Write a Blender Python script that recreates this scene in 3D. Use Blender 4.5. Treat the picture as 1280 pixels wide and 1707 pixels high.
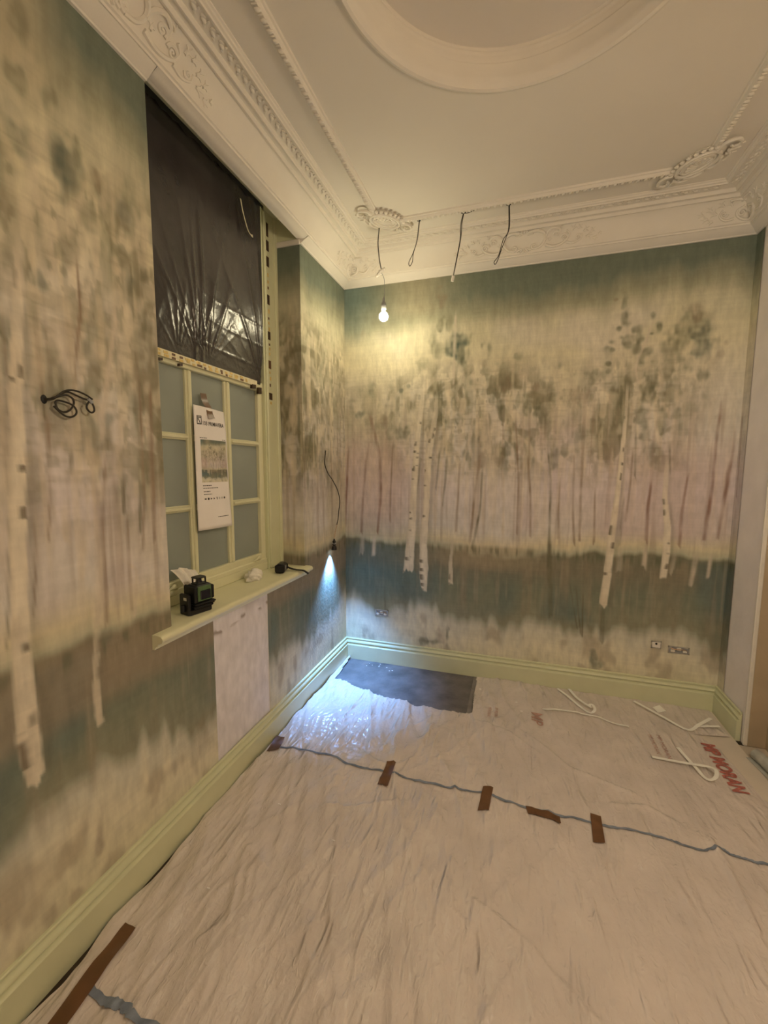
import bpy, bmesh, math, random
import numpy as np
from mathutils import Vector, Matrix

for _o in list(bpy.data.objects):
    bpy.data.objects.remove(_o, do_unlink=True)
SC = bpy.context.scene
COL = SC.collection
PI = math.pi

# ------------------------------------------------------------------ camera
CAM = (1.2789, -3.0513, 1.53)
YAW, PITCH, ROLL, FPX = -0.30473, 0.10238, 0.0037, 698.06
_f = Vector((math.sin(YAW)*math.cos(PITCH), math.cos(YAW)*math.cos(PITCH), -math.sin(PITCH)))
_r = Vector((math.cos(YAW), -math.sin(YAW), 0)); _u = _r.cross(_f)
_r2 = _r*math.cos(ROLL) + _u*math.sin(ROLL); _u2 = -_r*math.sin(ROLL) + _u*math.cos(ROLL)
cd = bpy.data.cameras.new('camera'); cam = bpy.data.objects.new('camera', cd); COL.objects.link(cam)
cam.matrix_world = Matrix(((_r2.x, _u2.x, -_f.x, CAM[0]), (_r2.y, _u2.y, -_f.y, CAM[1]), (_r2.z, _u2.z, -_f.z, CAM[2]), (0, 0, 0, 1)))
cd.sensor_fit = 'HORIZONTAL'; cd.sensor_width = 36.0; cd.lens = FPX/1280*36.0; cd.clip_start = 0.02
SC.camera = cam

# ------------------------------------------------------------------ world and exposure (closed room: the lamps are in their builders)
w = bpy.data.worlds.new('world'); SC.world = w; w.use_nodes = True
w.node_tree.nodes['Background'].inputs[0].default_value = (0.02, 0.02, 0.025, 1)
w.node_tree.nodes['Background'].inputs[1].default_value = 0.2
SC.view_settings.view_transform = 'Standard'; SC.view_settings.look = 'None'
SC.view_settings.gamma = 1.0; SC.view_settings.use_curve_mapping = False
SC.view_settings.exposure = 0.0
BULB_W = 225.0            # strength of the bare bulb
FILL_W = 88.0             # strength of the added fill globe out of view
SPOT_W = 128.0            # the little LED spot hanging on the wall
WARM = (1.0, 0.88, 0.58)
WARM2 = (1.0, 0.84, 0.62)
COOL = (0.17, 0.43, 1.0)

# ------------------------------------------------------------------ room sizes
W, YR = 2.54, -3.46      # right end of the back wall, rear wall
H, ZC = 2.865, 3.05      # cornice bottom, ceiling
BT = 0.17                # baseboard top
WL, WR = -1.777, -0.682  # window opening along the left wall
# ------------------------------------------------------------------ helpers
def link(o, parent=None):
    COL.objects.link(o)
    if parent is not None: o.parent = parent
    return o
def tag(o, label=None, cat=None, group=None, kind=None):
    if label: o['label'] = label
    if cat: o['category'] = cat
    if group: o['group'] = group
    if kind: o['kind'] = kind
    return o
def empty(name, loc=(0, 0, 0), rz=0.0):
    o = bpy.data.objects.new(name, None); o.empty_display_size = 0.05
    o.location = loc; o.rotation_euler = (0, 0, rz); return link(o)
class MB:
    def __init__(s): s.v = []; s.f = []
    def add(s, v, f):
        n = len(s.v); s.v += [tuple(p) for p in v]; s.f += [tuple(i+n for i in q) for q in f]; return s
    def box(s, x0, x1, y0, y1, z0, z1):
        return s.add([(x0,y0,z0),(x1,y0,z0),(x1,y1,z0),(x0,y1,z0),(x0,y0,z1),(x1,y0,z1),(x1,y1,z1),(x0,y1,z1)],
                     [(3,2,1,0),(4,5,6,7),(0,1,5,4),(1,2,6,5),(2,3,7,6),(3,0,4,7)])
    def cham(s, x0, x1, y0, y1, z0, z1, c):
        # box with all upright and level edges chamfered
        vs = []; 
        for z, k in ((z0, c), (z0+c, 0), (z1-c, 0), (z1, c)):
            a0, a1, b0, b1 = x0+k, x1-k, y0+k, y1-k; e = c
            vs += [(a0+e,b0,z),(a1-e,b0,z),(a1,b0+e,z),(a1,b1-e,z),(a1-e,b1,z),(a0+e,b1,z),(a0,b1-e,z),(a0,b0+e,z)]
        fs = [tuple(range(7,-1,-1)), tuple(range(24,32))]
        for r in range(3):
            for i in range(8):
                j = (i+1) % 8; fs.append((r*8+i, r*8+j, r*8+8+j, r*8+8+i))
        return s.add(vs, fs)
    def tube(s, pts, rad, n=8, cap=True):
        P = [Vector(p) for p in pts]; m = len(P)
        if not hasattr(rad, '__len__'): rad = [rad]*m
        vs = []; prev = None
        for i in range(m):
            t = (P[min(i+1, m-1)]-P[max(i-1, 0)]).normalized()
            if prev is None:
                a = Vector((0, 0, 1)) if abs(t.z) < .9 else Vector((1, 0, 0)); nrm = t.cross(a).normalized()
            else:
                nrm = (prev - t*prev.dot(t)); nrm = nrm.normalized() if nrm.length > 1e-6 else prev
            prev = nrm; b = t.cross(nrm)
            for k in range(n):
                an = 2*PI*k/n; vs.append(P[i] + (nrm*math.cos(an) + b*math.sin(an))*rad[i])
        fs = [(i*n+k, i*n+(k+1) % n, (i+1)*n+(k+1) % n, (i+1)*n+k) for i in range(m-1) for k in range(n)]
        if cap: fs += [tuple(range(n-1, -1, -1)), tuple((m-1)*n+k for k in range(n))]
        return s.add(vs, fs)
    def lathe(s, prof, c, n=32, closed=False):
        # prof: (radius, z) ; axis z through c
        vs = [(c[0]+r*math.cos(2*PI*k/n), c[1]+r*math.sin(2*PI*k/n), c[2]+z) for r, z in prof for k in range(n)]
        m = len(prof)
        fs = [(i*n+k, i*n+(k+1) % n, (i+1)*n+(k+1) % n, (i+1)*n+k) for i in range(m-1) for k in range(n)]
        if closed: fs += [tuple(range(n-1, -1, -1)), tuple((m-1)*n+k for k in range(n))]
        return s.add(vs, fs)
    def ellipsoid(s, c, ax, n=8, m=5):
        # ax: three vectors
        vs = []; X, Y, Z = [Vector(a) for a in ax]; c = Vector(c)
        for i in range(1, m):
            th = PI*i/m
            for k in range(n):
                ph = 2*PI*k/n; vs.append(c + X*math.sin(th)*math.cos(ph) + Y*math.sin(th)*math.sin(ph) + Z*math.cos(th))
        vs += [c+Z, c-Z]; a, b = len(vs)-2, len(vs)-1; fs = []
        for i in range(m-2):
            for k in range(n): fs.append((i*n+k, i*n+(k+1) % n, (i+1)*n+(k+1) % n, (i+1)*n+k))
        for k in range(n): fs.append((a, (k+1) % n, k)); fs.append((b, (m-2)*n+k, (m-2)*n+(k+1) % n))
        return s.add(vs, fs)
    def ribbon(s, pts, wid, up=None, th=0.0006):
        # flat strip along a 3-D polyline, width vectors given or horizontal
        P = [Vector(p) for p in pts]; m = len(P); vs = []
        for i in range(m):
            t = (P[min(i+1, m-1)]-P[max(i-1, 0)]).normalized()
            u = Vector(up[i]) if up else Vector((0, 0, 1)); side = t.cross(u).normalized(); nn = side.cross(t).normalized()
            wv = wid[i] if hasattr(wid, '__len__') else wid
            for a, b in ((-1, 0), (1, 0), (1, 1), (-1, 1)): vs.append(P[i] + side*(a*wv/2) + nn*(b*th))
        fs = []
        for i in range(m-1):
            for k in range(4): fs.append((i*4+k, i*4+(k+1) % 4, (i+1)*4+(k+1) % 4, (i+1)*4+k))
        fs += [(3, 2, 1, 0), tuple((m-1)*4+k for k in range(4))]
        return s.add(vs, fs)
    def build(s, name, m, parent=None, smooth=False):
        me = bpy.data.meshes.new(name); me.from_pydata(s.v, [], s.f); me.update()
        bm = bmesh.new(); bm.from_mesh(me); bmesh.ops.recalc_face_normals(bm, faces=bm.faces); bm.to_mesh(me); bm.free()
        if smooth:
            me.polygons.foreach_set('use_smooth', [True]*len(me.polygons))
            try: me.set_sharp_from_angle(angle=math.radians(smooth if smooth is not True else 50))
            except Exception: pass
        me.materials.append(m)
        return link(bpy.data.objects.new(name, me), parent)
def smooth_line(pts, n=8):
    P = [np.array(p, float) for p in pts]; P = [2*P[0]-P[1]] + P + [2*P[-1]-P[-2]]; out = []
    for i in range(1, len(P)-2):
        a, b, c, d = P[i-1], P[i], P[i+1], P[i+2]
        for k in range(n):
            t = k/n; out.append(tuple(0.5*(2*b + (c-a)*t + (2*a-5*b+4*c-d)*t*t + (3*b-3*c+d-a)*t**3)))
    out.append(tuple(P[-2])); return out

# ---- numpy value noise
def _hash(i, j, seed):
    h = (i.astype(np.int64)*374761393 + j.astype(np.int64)*668265263 + seed*2147483647) & 0xffffffff
    h = ((h ^ (h >> 13))*1274126177) & 0xffffffff
    return ((h ^ (h >> 16)) & 0xffff)/65535.0
def noise(x, y, seed=0):
    xi = np.floor(x); yi = np.floor(y); fx = x-xi; fy = y-yi
    fx = fx*fx*(3-2*fx); fy = fy*fy*(3-2*fy)
    a = _hash(xi, yi, seed); b = _hash(xi+1, yi, seed); c = _hash(xi, yi+1, seed); d = _hash(xi+1, yi+1, seed)
    return (a*(1-fx)+b*fx)*(1-fy) + (c*(1-fx)+d*fx)*fy
def fbm(x, y, seed=0, oct=3):
    s = 0; a = .5; t = 0
    for o in range(oct):
        s = s + a*noise(x*2**o, y*2**o, seed+17*o); t += a; a *= .5
    return s/t
def sstep(a, b, x):
    t = np.clip((x-a)/(b-a), 0, 1); return t*t*(3-2*t)
def grid_obj(name, P, mat, C=None, keep=None, parent=None, flip=False, smooth=True):
    n, m = P.shape[:2]; idx = np.arange(n*m).reshape(n, m)
    q = np.stack([idx[:-1, :-1], idx[1:, :-1], idx[1:, 1:], idx[:-1, 1:]], -1)
    if keep is not None: q = q[keep]
    q = q.reshape(-1, 4)
    if flip: q = q[:, ::-1]
    me = bpy.data.meshes.new(name); me.vertices.add(n*m); me.vertices.foreach_set('co', P.astype(np.float32).ravel())
    k = len(q); me.loops.add(4*k); me.loops.foreach_set('vertex_index', q.astype(np.int32).ravel())
    me.polygons.add(k); me.polygons.foreach_set('loop_start', np.arange(0, 4*k, 4, dtype=np.int32))
    me.polygons.foreach_set('use_smooth', np.full(k, smooth))
    if C is not None:
        at = me.color_attributes.new('paint', 'FLOAT_COLOR', 'POINT')
        at.data.foreach_set('color', np.concatenate([C, np.ones(C.shape[:2]+(1,))], -1).astype(np.float32).ravel())
    me.update(calc_edges=True); me.validate(); me.materials.append(mat)
    return link(bpy.data.objects.new(name, me), parent)

# ------------------------------------------------------------------ materials (all node based)
def mat(name, col, rough=.6, var=.08, scale=12.0, bump=0.0, bscale=60.0, metal=0.0, spec=.4, col2=None, stretch=None, attr=None, emit=None, coat=0.0, trans=0.0):
    m = bpy.data.materials.new(name); m.use_nodes = True; N = m.node_tree.nodes; L = m.node_tree.links
    b = N['Principled BSDF']; b.inputs['Roughness'].default_value = rough; b.inputs['Metallic'].default_value = metal
    b.inputs['Specular IOR Level'].default_value = spec
    if coat: b.inputs['Coat Weight'].default_value = coat; b.inputs['Coat Roughness'].default_value = .15
    if trans: b.inputs['Transmission Weight'].default_value = trans
    tc = N.new('ShaderNodeTexCoord'); mp = N.new('ShaderNodeMapping'); L.new(tc.outputs['Object'], mp.inputs[0])
    if stretch: mp.inputs['Scale'].default_value = stretch
    nz = N.new('ShaderNodeTexNoise'); nz.inputs['Scale'].default_value = scale; nz.inputs['Detail'].default_value = 4
    L.new(mp.outputs[0], nz.inputs[0])
    if attr:
        at = N.new('ShaderNodeAttribute'); at.attribute_name = attr
        mr = N.new('ShaderNodeMapRange'); mr.inputs[3].default_value = 1-var; mr.inputs[4].default_value = 1+var
        mr.inputs[1].default_value = .3; mr.inputs[2].default_value = .7
        L.new(nz.outputs[0], mr.inputs[0])
        mx = N.new('ShaderNodeVectorMath'); mx.operation = 'SCALE'; L.new(at.outputs['Color'], mx.inputs[0]); L.new(mr.outputs[0], mx.inputs['Scale'])
        L.new(mx.outputs[0], b.inputs['Base Color'])
    else:
        cr = N.new('ShaderNodeValToRGB'); c2 = col2 or tuple(min(1, c*(1+var)) for c in col); c1 = tuple(c*(1-var) for c in col)
        cr.color_ramp.elements[0].position = .3; cr.color_ramp.elements[1].position = .7
        cr.color_ramp.elements[0].color = (*c1, 1); cr.color_ramp.elements[1].color = (*c2, 1)
        L.new(nz.outputs[0], cr.inputs[0]); L.new(cr.outputs[0], b.inputs['Base Color'])
    if bump:
        n2 = N.new('ShaderNodeTexNoise'); n2.inputs['Scale'].default_value = bscale; n2.inputs['Detail'].default_value = 5
        L.new(mp.outputs[0], n2.inputs[0])
        bp = N.new('ShaderNodeBump'); bp.inputs['Strength'].default_value = bump; bp.inputs['Distance'].default_value = .01
        L.new(n2.outputs[0], bp.inputs['Height']); L.new(bp.outputs[0], b.inputs['Normal'])
    if emit:
        b.inputs['Emission Color'].default_value = (*emit[0], 1); b.inputs['Emission Strength'].default_value = emit[1]
    return m
M = {}
M['mural'] = mat('painted_wallpaper', (1, 1, 1), .75, .10, 26, .22, 90, attr='paint', stretch=(1, 1, .45), spec=.25)
M['plaster'] = mat('plaster', (.93, .87, .84), .85, .05, 6, .10, 40, spec=.2)
M['plaster_old'] = mat('old_plaster', (.50, .40, .27), .85, .12, 3, .15, 25, spec=.2)
M['ceiling'] = mat('ceiling_paint', (.79, .74, .66), .8, .015, 3, .03, 80, spec=.2)
M['cornice'] = mat('cornice_plaster', (.80, .75, .67), .75, .02, 8, .05, 120, spec=.25)
M['green'] = mat('sage_green_paint', (.70, .71, .475), .38, .03, 9, .04, 40, spec=.45)
M['green2'] = mat('pale_green_paint', (.77, .75, .51), .4, .03, 9, .04, 40, spec=.45)
M['pane'] = mat('obscured_glass', (.31, .345, .31), .28, .06, 4, .02, 20, spec=.5)
M['dark_floor'] = mat('dark_floorboard', (.035, .022, .012), .5, .3, 6, .2, 30)
M['black_film'] = mat('black_plastic_film', (.050, .043, .043), .26, .25, 5, .10, 55, spec=.75)
M['film'] = mat('clear_dust_sheet', (.74, .655, .61), .38, .07, 5, .28, 38, spec=.5)
M['paper_floor'] = mat('floor_paper', (.56, .48, .39), .7, .07, 6, .08, 40)
M['paper_pale'] = mat('pale_floor_paper', (.72, .64, .55), .65, .05, 6, .08, 40)
M['grey_panel'] = mat('grey_screed', (.16, .145, .14), .55, .35, 7, .3, 60)
M['grey_edge'] = mat('grey_edge', (.26, .235, .21), .6, .2, 12, .1, 60)
M['brown_tape'] = mat('brown_tape', (.15, .07, .028), .35, .15, 20, .05, 60, spec=.5)
M['dark_tape'] = mat('dark_brown_tape', (.05, .025, .012), .4, .2, 20)
M['blue_tape'] = mat('blue_tape', (.22, .255, .325), .5, .3, 30)
M['yellow_tape'] = mat('yellow_masking_tape', (.74, .56, .20), .55, .2, 60)
M['cream_tape'] = mat('cream_masking_tape', (.78, .72, .50), .55, .1, 60)
M['white_paper'] = mat('white_paper', (.93, .88, .85), .7, .03, 10, .04, 30)
M['strip_paper'] = mat('paper_offcut', (.97, .94, .88), .7, .04, 20)
M['ink'] = mat('black_ink', (.03, .026, .024), .6, .1, 50)
M['red_ink'] = mat('red_ink', (.46, .15, .12), .6, .35, 60)
M['red_faint'] = mat('faded_red_ink', (.50, .30, .25), .6, .25, 60)
M['black'] = mat('black_plastic', (.014, .013, .013), .38, .2, 30, .03, 90)
M['black_rubber'] = mat('black_rubber', (.010, .010, .010), .6, .2, 30)
M['laser_green'] = mat('laser_green', (.10, .17, .07), .4, .2, 30)
M['dark_glass'] = mat('dark_window', (.01, .01, .02), .08, .1, 30, spec=.8)
M['grey_plastic'] = mat('grey_plastic', (.3, .31, .32), .4, .1, 30)
M['white_plastic'] = mat('white_plastic', (.82, .78, .70), .4, .03, 30)
M['cable'] = mat('dark_cable', (.030, .024, .016), .45, .2, 60)
M['copper'] = mat('copper_wire', (.42, .24, .12), .3, .1, 60, metal=.8)
M['tissue'] = mat('crumpled_tissue', (.86, .82, .74), .8, .03, 30, .2, 60)
M['steel'] = mat('galvanised_steel', (.55, .53, .50), .4, .2, 60, metal=.6)
M['roll'] = mat('film_roll', (.46, .46, .42), .35, .2, 25, .2, 60)
M['bulb'] = mat('lit_bulb', (1, .9, .7), .3, .01, 3, emit=((1.0, .80, .48), 1.0))
M['led'] = mat('led_lens', (.9, .95, 1), .3, .01, 3, emit=((.85, .93, 1.0), 12.0))
def film_material():
    m = M['film']; N = m.node_tree.nodes; L = m.node_tree.links; b = N['Principled BSDF']
    old = [n for n in N if n.type == 'BUMP'][0]
    tc = [n for n in N if n.type == 'TEX_COORD'][0]; prev = old
    for (rz, sc, scale, st, dist, dis) in ((.40, (1, .20, 1), 24, .95, .012, .7), (-.35, (1, .25, 1), 15, .8, .014, 1.0), (.1, (1, .45, 1), 60, .6, .005, 1.2)):
        mp = N.new('ShaderNodeMapping'); mp.inputs['Rotation'].default_value = (0, 0, rz); mp.inputs['Scale'].default_value = sc; L.new(tc.outputs['Object'], mp.inputs[0])
        nz = N.new('ShaderNodeTexNoise'); nz.noise_type = 'RIDGED_MULTIFRACTAL'; nz.inputs['Scale'].default_value = scale; nz.inputs['Detail'].default_value = 3; nz.inputs['Distortion'].default_value = dis
        L.new(mp.outputs[0], nz.inputs[0])
        bp = N.new('ShaderNodeBump'); bp.inputs['Strength'].default_value = st; bp.inputs['Distance'].default_value = dist
        L.new(nz.outputs[0], bp.inputs['Height']); L.new(prev.outputs[0], bp.inputs['Normal']); prev = bp
    L.new(prev.outputs[0], b.inputs['Normal'])
    b.inputs['Roughness'].default_value = .24; b.inputs['Specular IOR Level'].default_value = .8
film_material()
for k in ('bulb',):
    M[k].node_tree.nodes['Principled BSDF'].inputs['Emission Color'].default_value = (*WARM, 1)

# mural drawing: (wall 1 = back, 0 = left, ...) with distance from the room corner, height and size in metres
BIRCH_TRUNKS = [
    (1,[(0.628,2.206,0.0131),(0.617,2.101,0.0218),(0.592,1.931,0.0396),(0.564,1.627,0.0448),(0.546,1.225,0.05),(0.534,0.996,0.0644),(0.513,0.754,0.079)]),
    (1,[(0.713,2.075,0.0172),(0.707,1.927,0.0344),(0.687,1.799,0.0435),(0.659,1.627,0.0481),(0.647,1.228,0.0445),(0.631,1.002,0.0543),(0.635,0.772,0.0679),(0.641,0.62,0.0455)]),
    (1,[(0.847,1.013,0.0172),(0.837,0.833,0.0261),(0.84,0.684,0.035)]),
    (1,[(1.929,2.07,0.0166),(1.93,1.884,0.0201),(1.926,1.771,0.0235),(1.918,1.542,0.0272),(1.907,1.348,0.031),(1.892,1.111,0.0417),(1.879,0.827,0.049),(1.864,0.62,0.0497)]),
    (1,[(2.176,1.599,0.0192),(2.177,1.468,0.0258),(2.178,1.355,0.029),(2.203,1.165,0.0387),(2.206,1.01,0.0422),(2.2,0.846,0.0393)]),
    (0,[(-2.215,2.132,0.0213),(-2.23,2.02,0.0279),(-2.243,1.878,0.03),(-2.254,1.752,0.033),(-2.26,1.657,0.039),(-2.278,1.384,0.045),(-2.291,1.172,0.042),(-2.297,1.021,0.048),(-2.297,0.9,0.0549),(-2.297,0.776,0.061),(-2.29,0.663,0.0496),(-2.29,0.625,0.041)]),
    (0,[(-2.079,1.008,0.0213),(-2.088,0.931,0.0231),(-2.095,0.832,0.0228),(-2.094,0.729,0.0252),(-2.089,0.68,0.0276)]),
]
FAINT_TRUNKS = [
    (1,0,[(0.242,1.028,0.0289),(0.237,0.857,0.0341)]),
    (1,0,[(0.142,1.023,0.0345),(0.137,0.86,0.0396)]),
    (1,0,[(-0.037,0.965,0.0204),(-0.054,0.778,0.0206)]),
    (1,0,[(2.09,1.034,0.0268),(2.088,0.896,0.0304)]),
    (1,0,[(1.943,1.014,0.0276),(1.948,0.865,0.0414)]),
    (1,0,[(2.254,1.033,0.0258),(2.244,0.877,0.0292)]),
    (1,0,[(2.374,1.021,0.0346),(2.353,0.808,0.0254)]),
    (1,0,[(2.45,1.018,0.0246),(2.442,0.866,0.0217)]),
    (1,0,[(2.046,2.441,0.0128),(2.014,2.319,0.0163),(1.975,2.214,0.0195),(1.968,2.16,0.0164),(1.99,2.067,0.0131)]),
    (1,0,[(0.98,1.918,0.0163),(0.955,1.751,0.0206),(0.924,1.625,0.0209),(0.907,1.454,0.0168)]),
    (1,0,[(1.074,1.914,0.0121),(1.098,1.666,0.0161),(1.096,1.456,0.0121)]),
    (1,0,[(0.287,2.162,0.0139),(0.264,2.031,0.0187),(0.24,1.899,0.0189)]),
    (1,0,[(0.839,2.619,0.0164),(0.832,2.378,0.0206),(0.833,2.131,0.0166)]),
    (1,0,[(1.187,1.54,0.0118),(1.201,1.331,0.016),(1.203,1.033,0.0201)]),
    (1,0,[(0.753,1.583,0.0172),(0.726,1.32,0.0175),(0.716,1.096,0.0177)]),
    (1,3,[(1.47,1.702,0.0111),(1.502,1.461,0.0149),(1.508,1.133,0.0189),(1.512,0.84,0.0228)]),
    (1,1,[(1.562,1.461,0.0111),(1.56,1.258,0.0148),(1.565,1.053,0.0186)]),
    (1,1,[(1.777,1.404,0.0106),(1.788,1.045,0.0177)]),
    (1,2,[(0.029,1.699,0.0148),(0.013,1.444,0.0199),(-0.005,1.063,0.0202)]),
    (1,2,[(0.202,1.743,0.0143),(0.173,1.584,0.0192),(0.148,1.306,0.0195),(0.132,1.022,0.0248)]),
    (1,2,[(0.202,1.945,0.0283),(0.241,1.809,0.0282),(0.279,1.651,0.0236),(0.294,1.447,0.0236),(0.29,1.263,0.0238),(0.266,1.038,0.0193)]),
    (1,1,[(0.887,1.582,0.0168),(0.88,1.323,0.0169),(0.872,1.059,0.0215)]),
    (1,1,[(1.029,1.624,0.0204),(0.995,1.326,0.0166),(0.983,1.109,0.021),(0.969,0.998,0.0211)]),
    (1,3,[(1.048,1.54,0.0163),(1.039,1.241,0.0165),(1.01,1.066,0.0209),(0.988,0.933,0.021)]),
    (1,3,[(0.795,1.626,0.0214),(0.786,1.452,0.0172),(0.771,1.277,0.013)]),
    (1,3,[(0.597,1.583,0.0133),(0.564,1.226,0.0136)]),
    (1,3,[(0.742,1.669,0.0173),(0.716,1.364,0.0132)]),
    (1,2,[(2.434,1.937,0.0119),(2.433,1.831,0.0208),(2.425,1.688,0.018),(2.425,1.471,0.0181),(2.419,1.287,0.0246),(2.402,1.08,0.0248)]),
    (1,2,[(2.518,1.776,0.0117),(2.512,1.616,0.0177),(2.499,1.508,0.0268),(2.49,1.289,0.0212),(2.471,1.084,0.0183)]),
    (1,2,[(2.556,1.862,0.0145),(2.562,1.616,0.0148),(2.566,1.364,0.0119)]),
    (1,2,[(2.098,1.467,0.0164),(2.086,1.276,0.02),(2.089,1.062,0.02)]),
    (1,2,[(2.294,1.507,0.0125),(2.277,1.282,0.019),(2.273,1.045,0.0224)]),
    (1,3,[(1.949,1.349,0.0136),(1.944,1.192,0.0171),(1.939,1.033,0.0206)]),
    (1,1,[(1.983,1.657,0.0134),(1.977,1.35,0.0135),(1.965,1.193,0.017)]),
    (1,3,[(1.993,1.77,0.0133),(2.004,1.466,0.0134)]),
    (1,3,[(2.183,1.692,0.0159),(2.198,1.506,0.0096)]),
    (1,1,[(1.35,1.623,0.0153),(1.376,1.335,0.0154),(1.387,1.043,0.0194)]),
    (1,1,[(1.263,1.867,0.0116),(1.293,1.458,0.0156),(1.298,1.081,0.0158)]),
    (1,1,[(0.388,1.717,0.0138),(0.375,1.448,0.014),(0.368,1.127,0.0188)]),
    (1,1,[(1.64,1.621,0.0144),(1.649,1.261,0.0146),(1.668,1.017,0.0183)]),
    (1,1,[(1.691,1.699,0.0142),(1.693,1.343,0.018),(1.7,1.04,0.0183)]),
    (1,3,[(1.508,1.05,0.0302),(1.522,0.798,0.038),(1.542,0.501,0.0306)]),
    (1,3,[(1.693,0.729,0.011),(1.738,0.395,0.0111)]),
    (1,3,[(1.738,0.712,0.0109),(1.747,0.375,0.011)]),
    (1,3,[(1.654,0.746,0.0111),(1.714,0.435,0.0111)]),
    (1,3,[(1.865,0.6,0.0355),(1.87,0.37,0.0286)]),
    (1,3,[(0.326,0.605,0.0193),(0.332,0.437,0.0146)]),
    (0,0,[(-1.945,2.098,0.0118),(-1.947,2.003,0.0141),(-1.984,1.841,0.0205),(-2.01,1.703,0.022),(-2.021,1.607,0.0198)]),
    (0,0,[(-1.982,1.225,0.0096),(-1.919,1.169,0.013),(-1.931,1.063,0.0156),(-1.94,1.0,0.0129)]),
    (0,0,[(-2.038,1.296,0.0176),(-2.064,1.103,0.0194),(-2.079,1.008,0.0213)]),
    (0,1,[(-2.063,2.156,0.0079),(-2.063,2.001,0.0119),(-2.082,1.89,0.0117),(-2.106,1.709,0.0096)]),
    (0,1,[(-1.866,1.825,0.0107),(-1.867,1.658,0.0135),(-1.872,1.423,0.0136),(-1.892,1.207,0.0136)]),
    (0,1,[(-2.179,1.683,0.0136),(-2.185,1.564,0.0121),(-2.191,1.444,0.0103),(-2.207,1.306,0.0084)]),
    (0,3,[(-2.117,1.602,0.0152),(-2.129,1.494,0.0152)]),
    (0,3,[(-1.95,1.53,0.0171),(-1.959,1.367,0.0147)]),
    (0,3,[(-2.281,1.561,0.0087),(-2.296,1.402,0.0101),(-2.316,1.179,0.01),(-2.328,1.052,0.007)]),
    (0,1,[(-2.234,1.413,0.008),(-2.244,1.244,0.0098),(-2.261,1.094,0.0079)]),
    (0,1,[(-2.011,1.569,0.0134),(-2.032,1.394,0.0156),(-2.04,1.177,0.0154),(-2.046,0.995,0.0133)]),
    (0,1,[(-1.945,1.365,0.0125),(-1.949,1.154,0.015),(-1.948,1.024,0.0101)]),
    (0,3,[(-1.888,1.488,0.0132),(-1.897,1.274,0.0134)]),
    (0,3,[(-2.189,1.764,0.0101),(-2.19,1.665,0.01)]),
    (0,1,[(-1.82,1.834,0.0143),(-1.826,1.575,0.0172),(-1.835,1.264,0.0145)]),
    (0,0,[(-2.098,1.363,0.0243),(-2.113,1.195,0.0277)]),
    (0,0,[(-2.147,1.441,0.0259),(-2.159,1.316,0.0255)]),
    (0,0,[(-1.949,1.711,0.0288),(-1.971,1.49,0.0285)]),
]
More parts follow.
